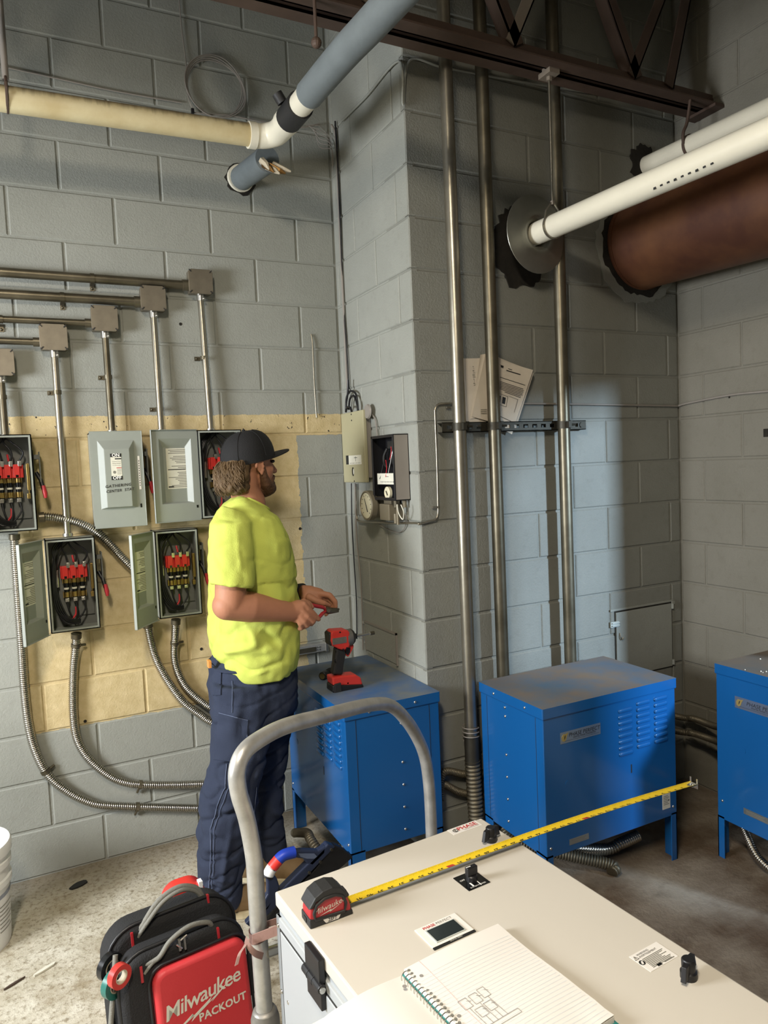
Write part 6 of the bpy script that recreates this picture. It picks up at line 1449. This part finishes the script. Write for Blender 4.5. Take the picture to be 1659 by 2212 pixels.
def onpants(x, y, off=.003):
    d = ray(x, y).normalized(); h_ = BV.ray_cast(CAMP, d)
    if h_[0] is None: return aY(x, y, 2.6)
    return h_[0] + h_[1]*off
def patch(name, quad, m_, nx=8, ny=10, off=.003):
    P = []
    for j in range(ny+1):
        row = []
        for i in range(nx+1):
            u, v = i/nx, j/ny
            x = (quad[0][0]*(1-u)+quad[1][0]*u)*(1-v) + (quad[3][0]*(1-u)+quad[2][0]*u)*v; y = (quad[0][1]*(1-u)+quad[1][1]*u)*(1-v) + (quad[3][1]*(1-u)+quad[2][1]*u)*v
            row.append(onpants(x, y, off))
        P.append(row)
    return obj(name, MB().grid(P), M[m_], trousers, smooth=60)
patch('thigh_pocket', [(474, 1540), (535, 1556), (530, 1645), (462, 1640)], 'trousers', off=.005)
patch('back_pocket', [(452, 1440), (480, 1448), (478, 1500), (460, 1502)], 'trousers', off=.005)
def seam(L, r=.0013, m_='trouser_seam'):
    Q = []
    for (x0, y0), (x1, y1) in zip(L, L[1:]):
        for k in range(8): Q.append(onpants(x0+(x1-x0)*k/8, y0+(y1-y0)*k/8, .0035))
    Q.append(onpants(*L[-1], .0035)); obj('seam', MB().tube(Q, r, 5), M[m_], trousers)
seam([(502, 1470), (502, 1540)]); seam([(474, 1540), (535, 1556)], .0018); seam([(535, 1556), (531, 1640)]); seam([(490, 1650), (487, 1700), (470, 1740), (456, 1790), (455, 1880), (450, 1930)], .0016); seam([(498, 1645), (494, 1700), (478, 1745), (463, 1790), (461, 1880), (456, 1930)])
seam([(553, 1700), (547, 1760), (550, 1800)])
obj('brand_tab', MB().bc(aY(452, 1434, YM-.06), (.012, .03, .028)), M['orange'], trousers, bevel=.002)
obj('belt_band', MB().tube([p + V((0, 0, 0)) for p in ell(1424, 457, 630, YM, .172)], .008, 6, closed=True), M['trousers'], trousers)
# boots
def boot(label_, heel, toe, ank):
    heel, toe, ank = V(heel), V(toe), V(ank); d = (toe-heel); d.z = 0; L = d.length; d.normalize(); s_ = V((-d.y, d.x, 0))
    b = MB(); caps(b, [heel + V((0, 0, .05)) + d*.03, heel + d*L*.45 + V((0, 0, .052)), toe - d*.05 + V((0, 0, .048))], [.046, .050, .046]); caps(b, [heel + d*.05 + V((0, 0, .06)), ank], [.05, .052])
    for k in (-1, 1): b.ball(toe - d*.055 + s_*.014*k + V((0, 0, .045)), (.045, .04, .036))
    o = obj('boot', remesh(b, .006, 4), M['boot'], man, smooth=180)
    ol = []; n2 = 20
    for k in range(n2):
        a = 2*PI*k/n2; f = .5+.52*math.cos(a); w_ = (.046 if f < .45 else .052)*math.sin(a); ol.append(heel + d*(L*f) + s_*w_)
    m2 = MB(); k0 = len(ol); m2.add([p + V((0, 0, .0)) for p in ol] + [p + V((0, 0, .028)) for p in ol], [tuple(reversed(range(k0))), tuple(range(k0, 2*k0))] + [(i, (i+1) % k0, k0+(i+1) % k0, k0+i) for i in range(k0)])
    obj('sole', m2, M['sole'], o, bevel=.004)
    la = MB()
    for k in range(4): c_ = heel + d*(L*(.42+.09*k)) + V((0, 0, .105-.012*k)); la.tube([c_ - s_*.025, c_ + V((0, 0, .006)), c_ + s_*.025], .003, 6)
    obj('lace', la, M['tape_core'], o)
boot('near', (.50, 2.665, 0), (.775, 2.60, 0), (.545, 2.655, .15)); boot('far', (.665, 2.88, 0), (.93, 2.70, 0), (.71, 2.85, .15))
# watch band on the left wrist
wd = (wr2 - eb2).normalized(); wc = wr2 + wd*.006
obj('wrist_band', MB().tube([wc - wd*.011, wc - wd*.0105, wc + wd*.0105, wc + wd*.011], [.030, .0335, .0335, .030], 24), M['watch'], man, smooth=50)
# pliers
t = thing('pliers', 'pair of pliers with red handles gripped in both of the hands', 'pliers', hpt(700, 1316, 2.65))
j0, j1 = hpt(707, 1318, 2.665), hpt(732, 1316, 2.69); jd = (j1-j0).normalized(); up = V((0, 0, 1))
obj('jaw', MB().tube([j0 - jd*.012, j0, j0 + jd*.02, j1], [.008, .014, .010, .004], 10), M['dark_conduit'], t, smooth=50)
obj('jaw', MB().tube([j0 - jd*.008 - up*.004, j0 - up*.006 + jd*.012, j1 - up*.008 + jd*-.004], [.008, .011, .0045], 10), M['dark_conduit'], t, smooth=50)
obj('pivot', MB().cyl(j0 + V((.0, -.016, 0)), j0 + V((0, .016, 0)), .007, 12), M['steel_conduit'], t)
obj('handle', MB().tube(bez([j0 - jd*.006, hpt(697, 1312, 2.655), hpt(682, 1309, 2.645), hpt(666, 1305, 2.635), hpt(654, 1308, 2.62)], 6), [.006]*6 + [.0075]*19, 10), M['red_dark'], t, smooth=60)
obj('handle', MB().tube(bez([j0 - jd*.006 - up*.003, hpt(697, 1325, 2.645), hpt(686, 1336, 2.62), hpt(672, 1341, 2.60), hpt(658, 1342, 2.60)], 6), [.006]*6 + [.0075]*19, 10), M['red_dark'], t, smooth=60)
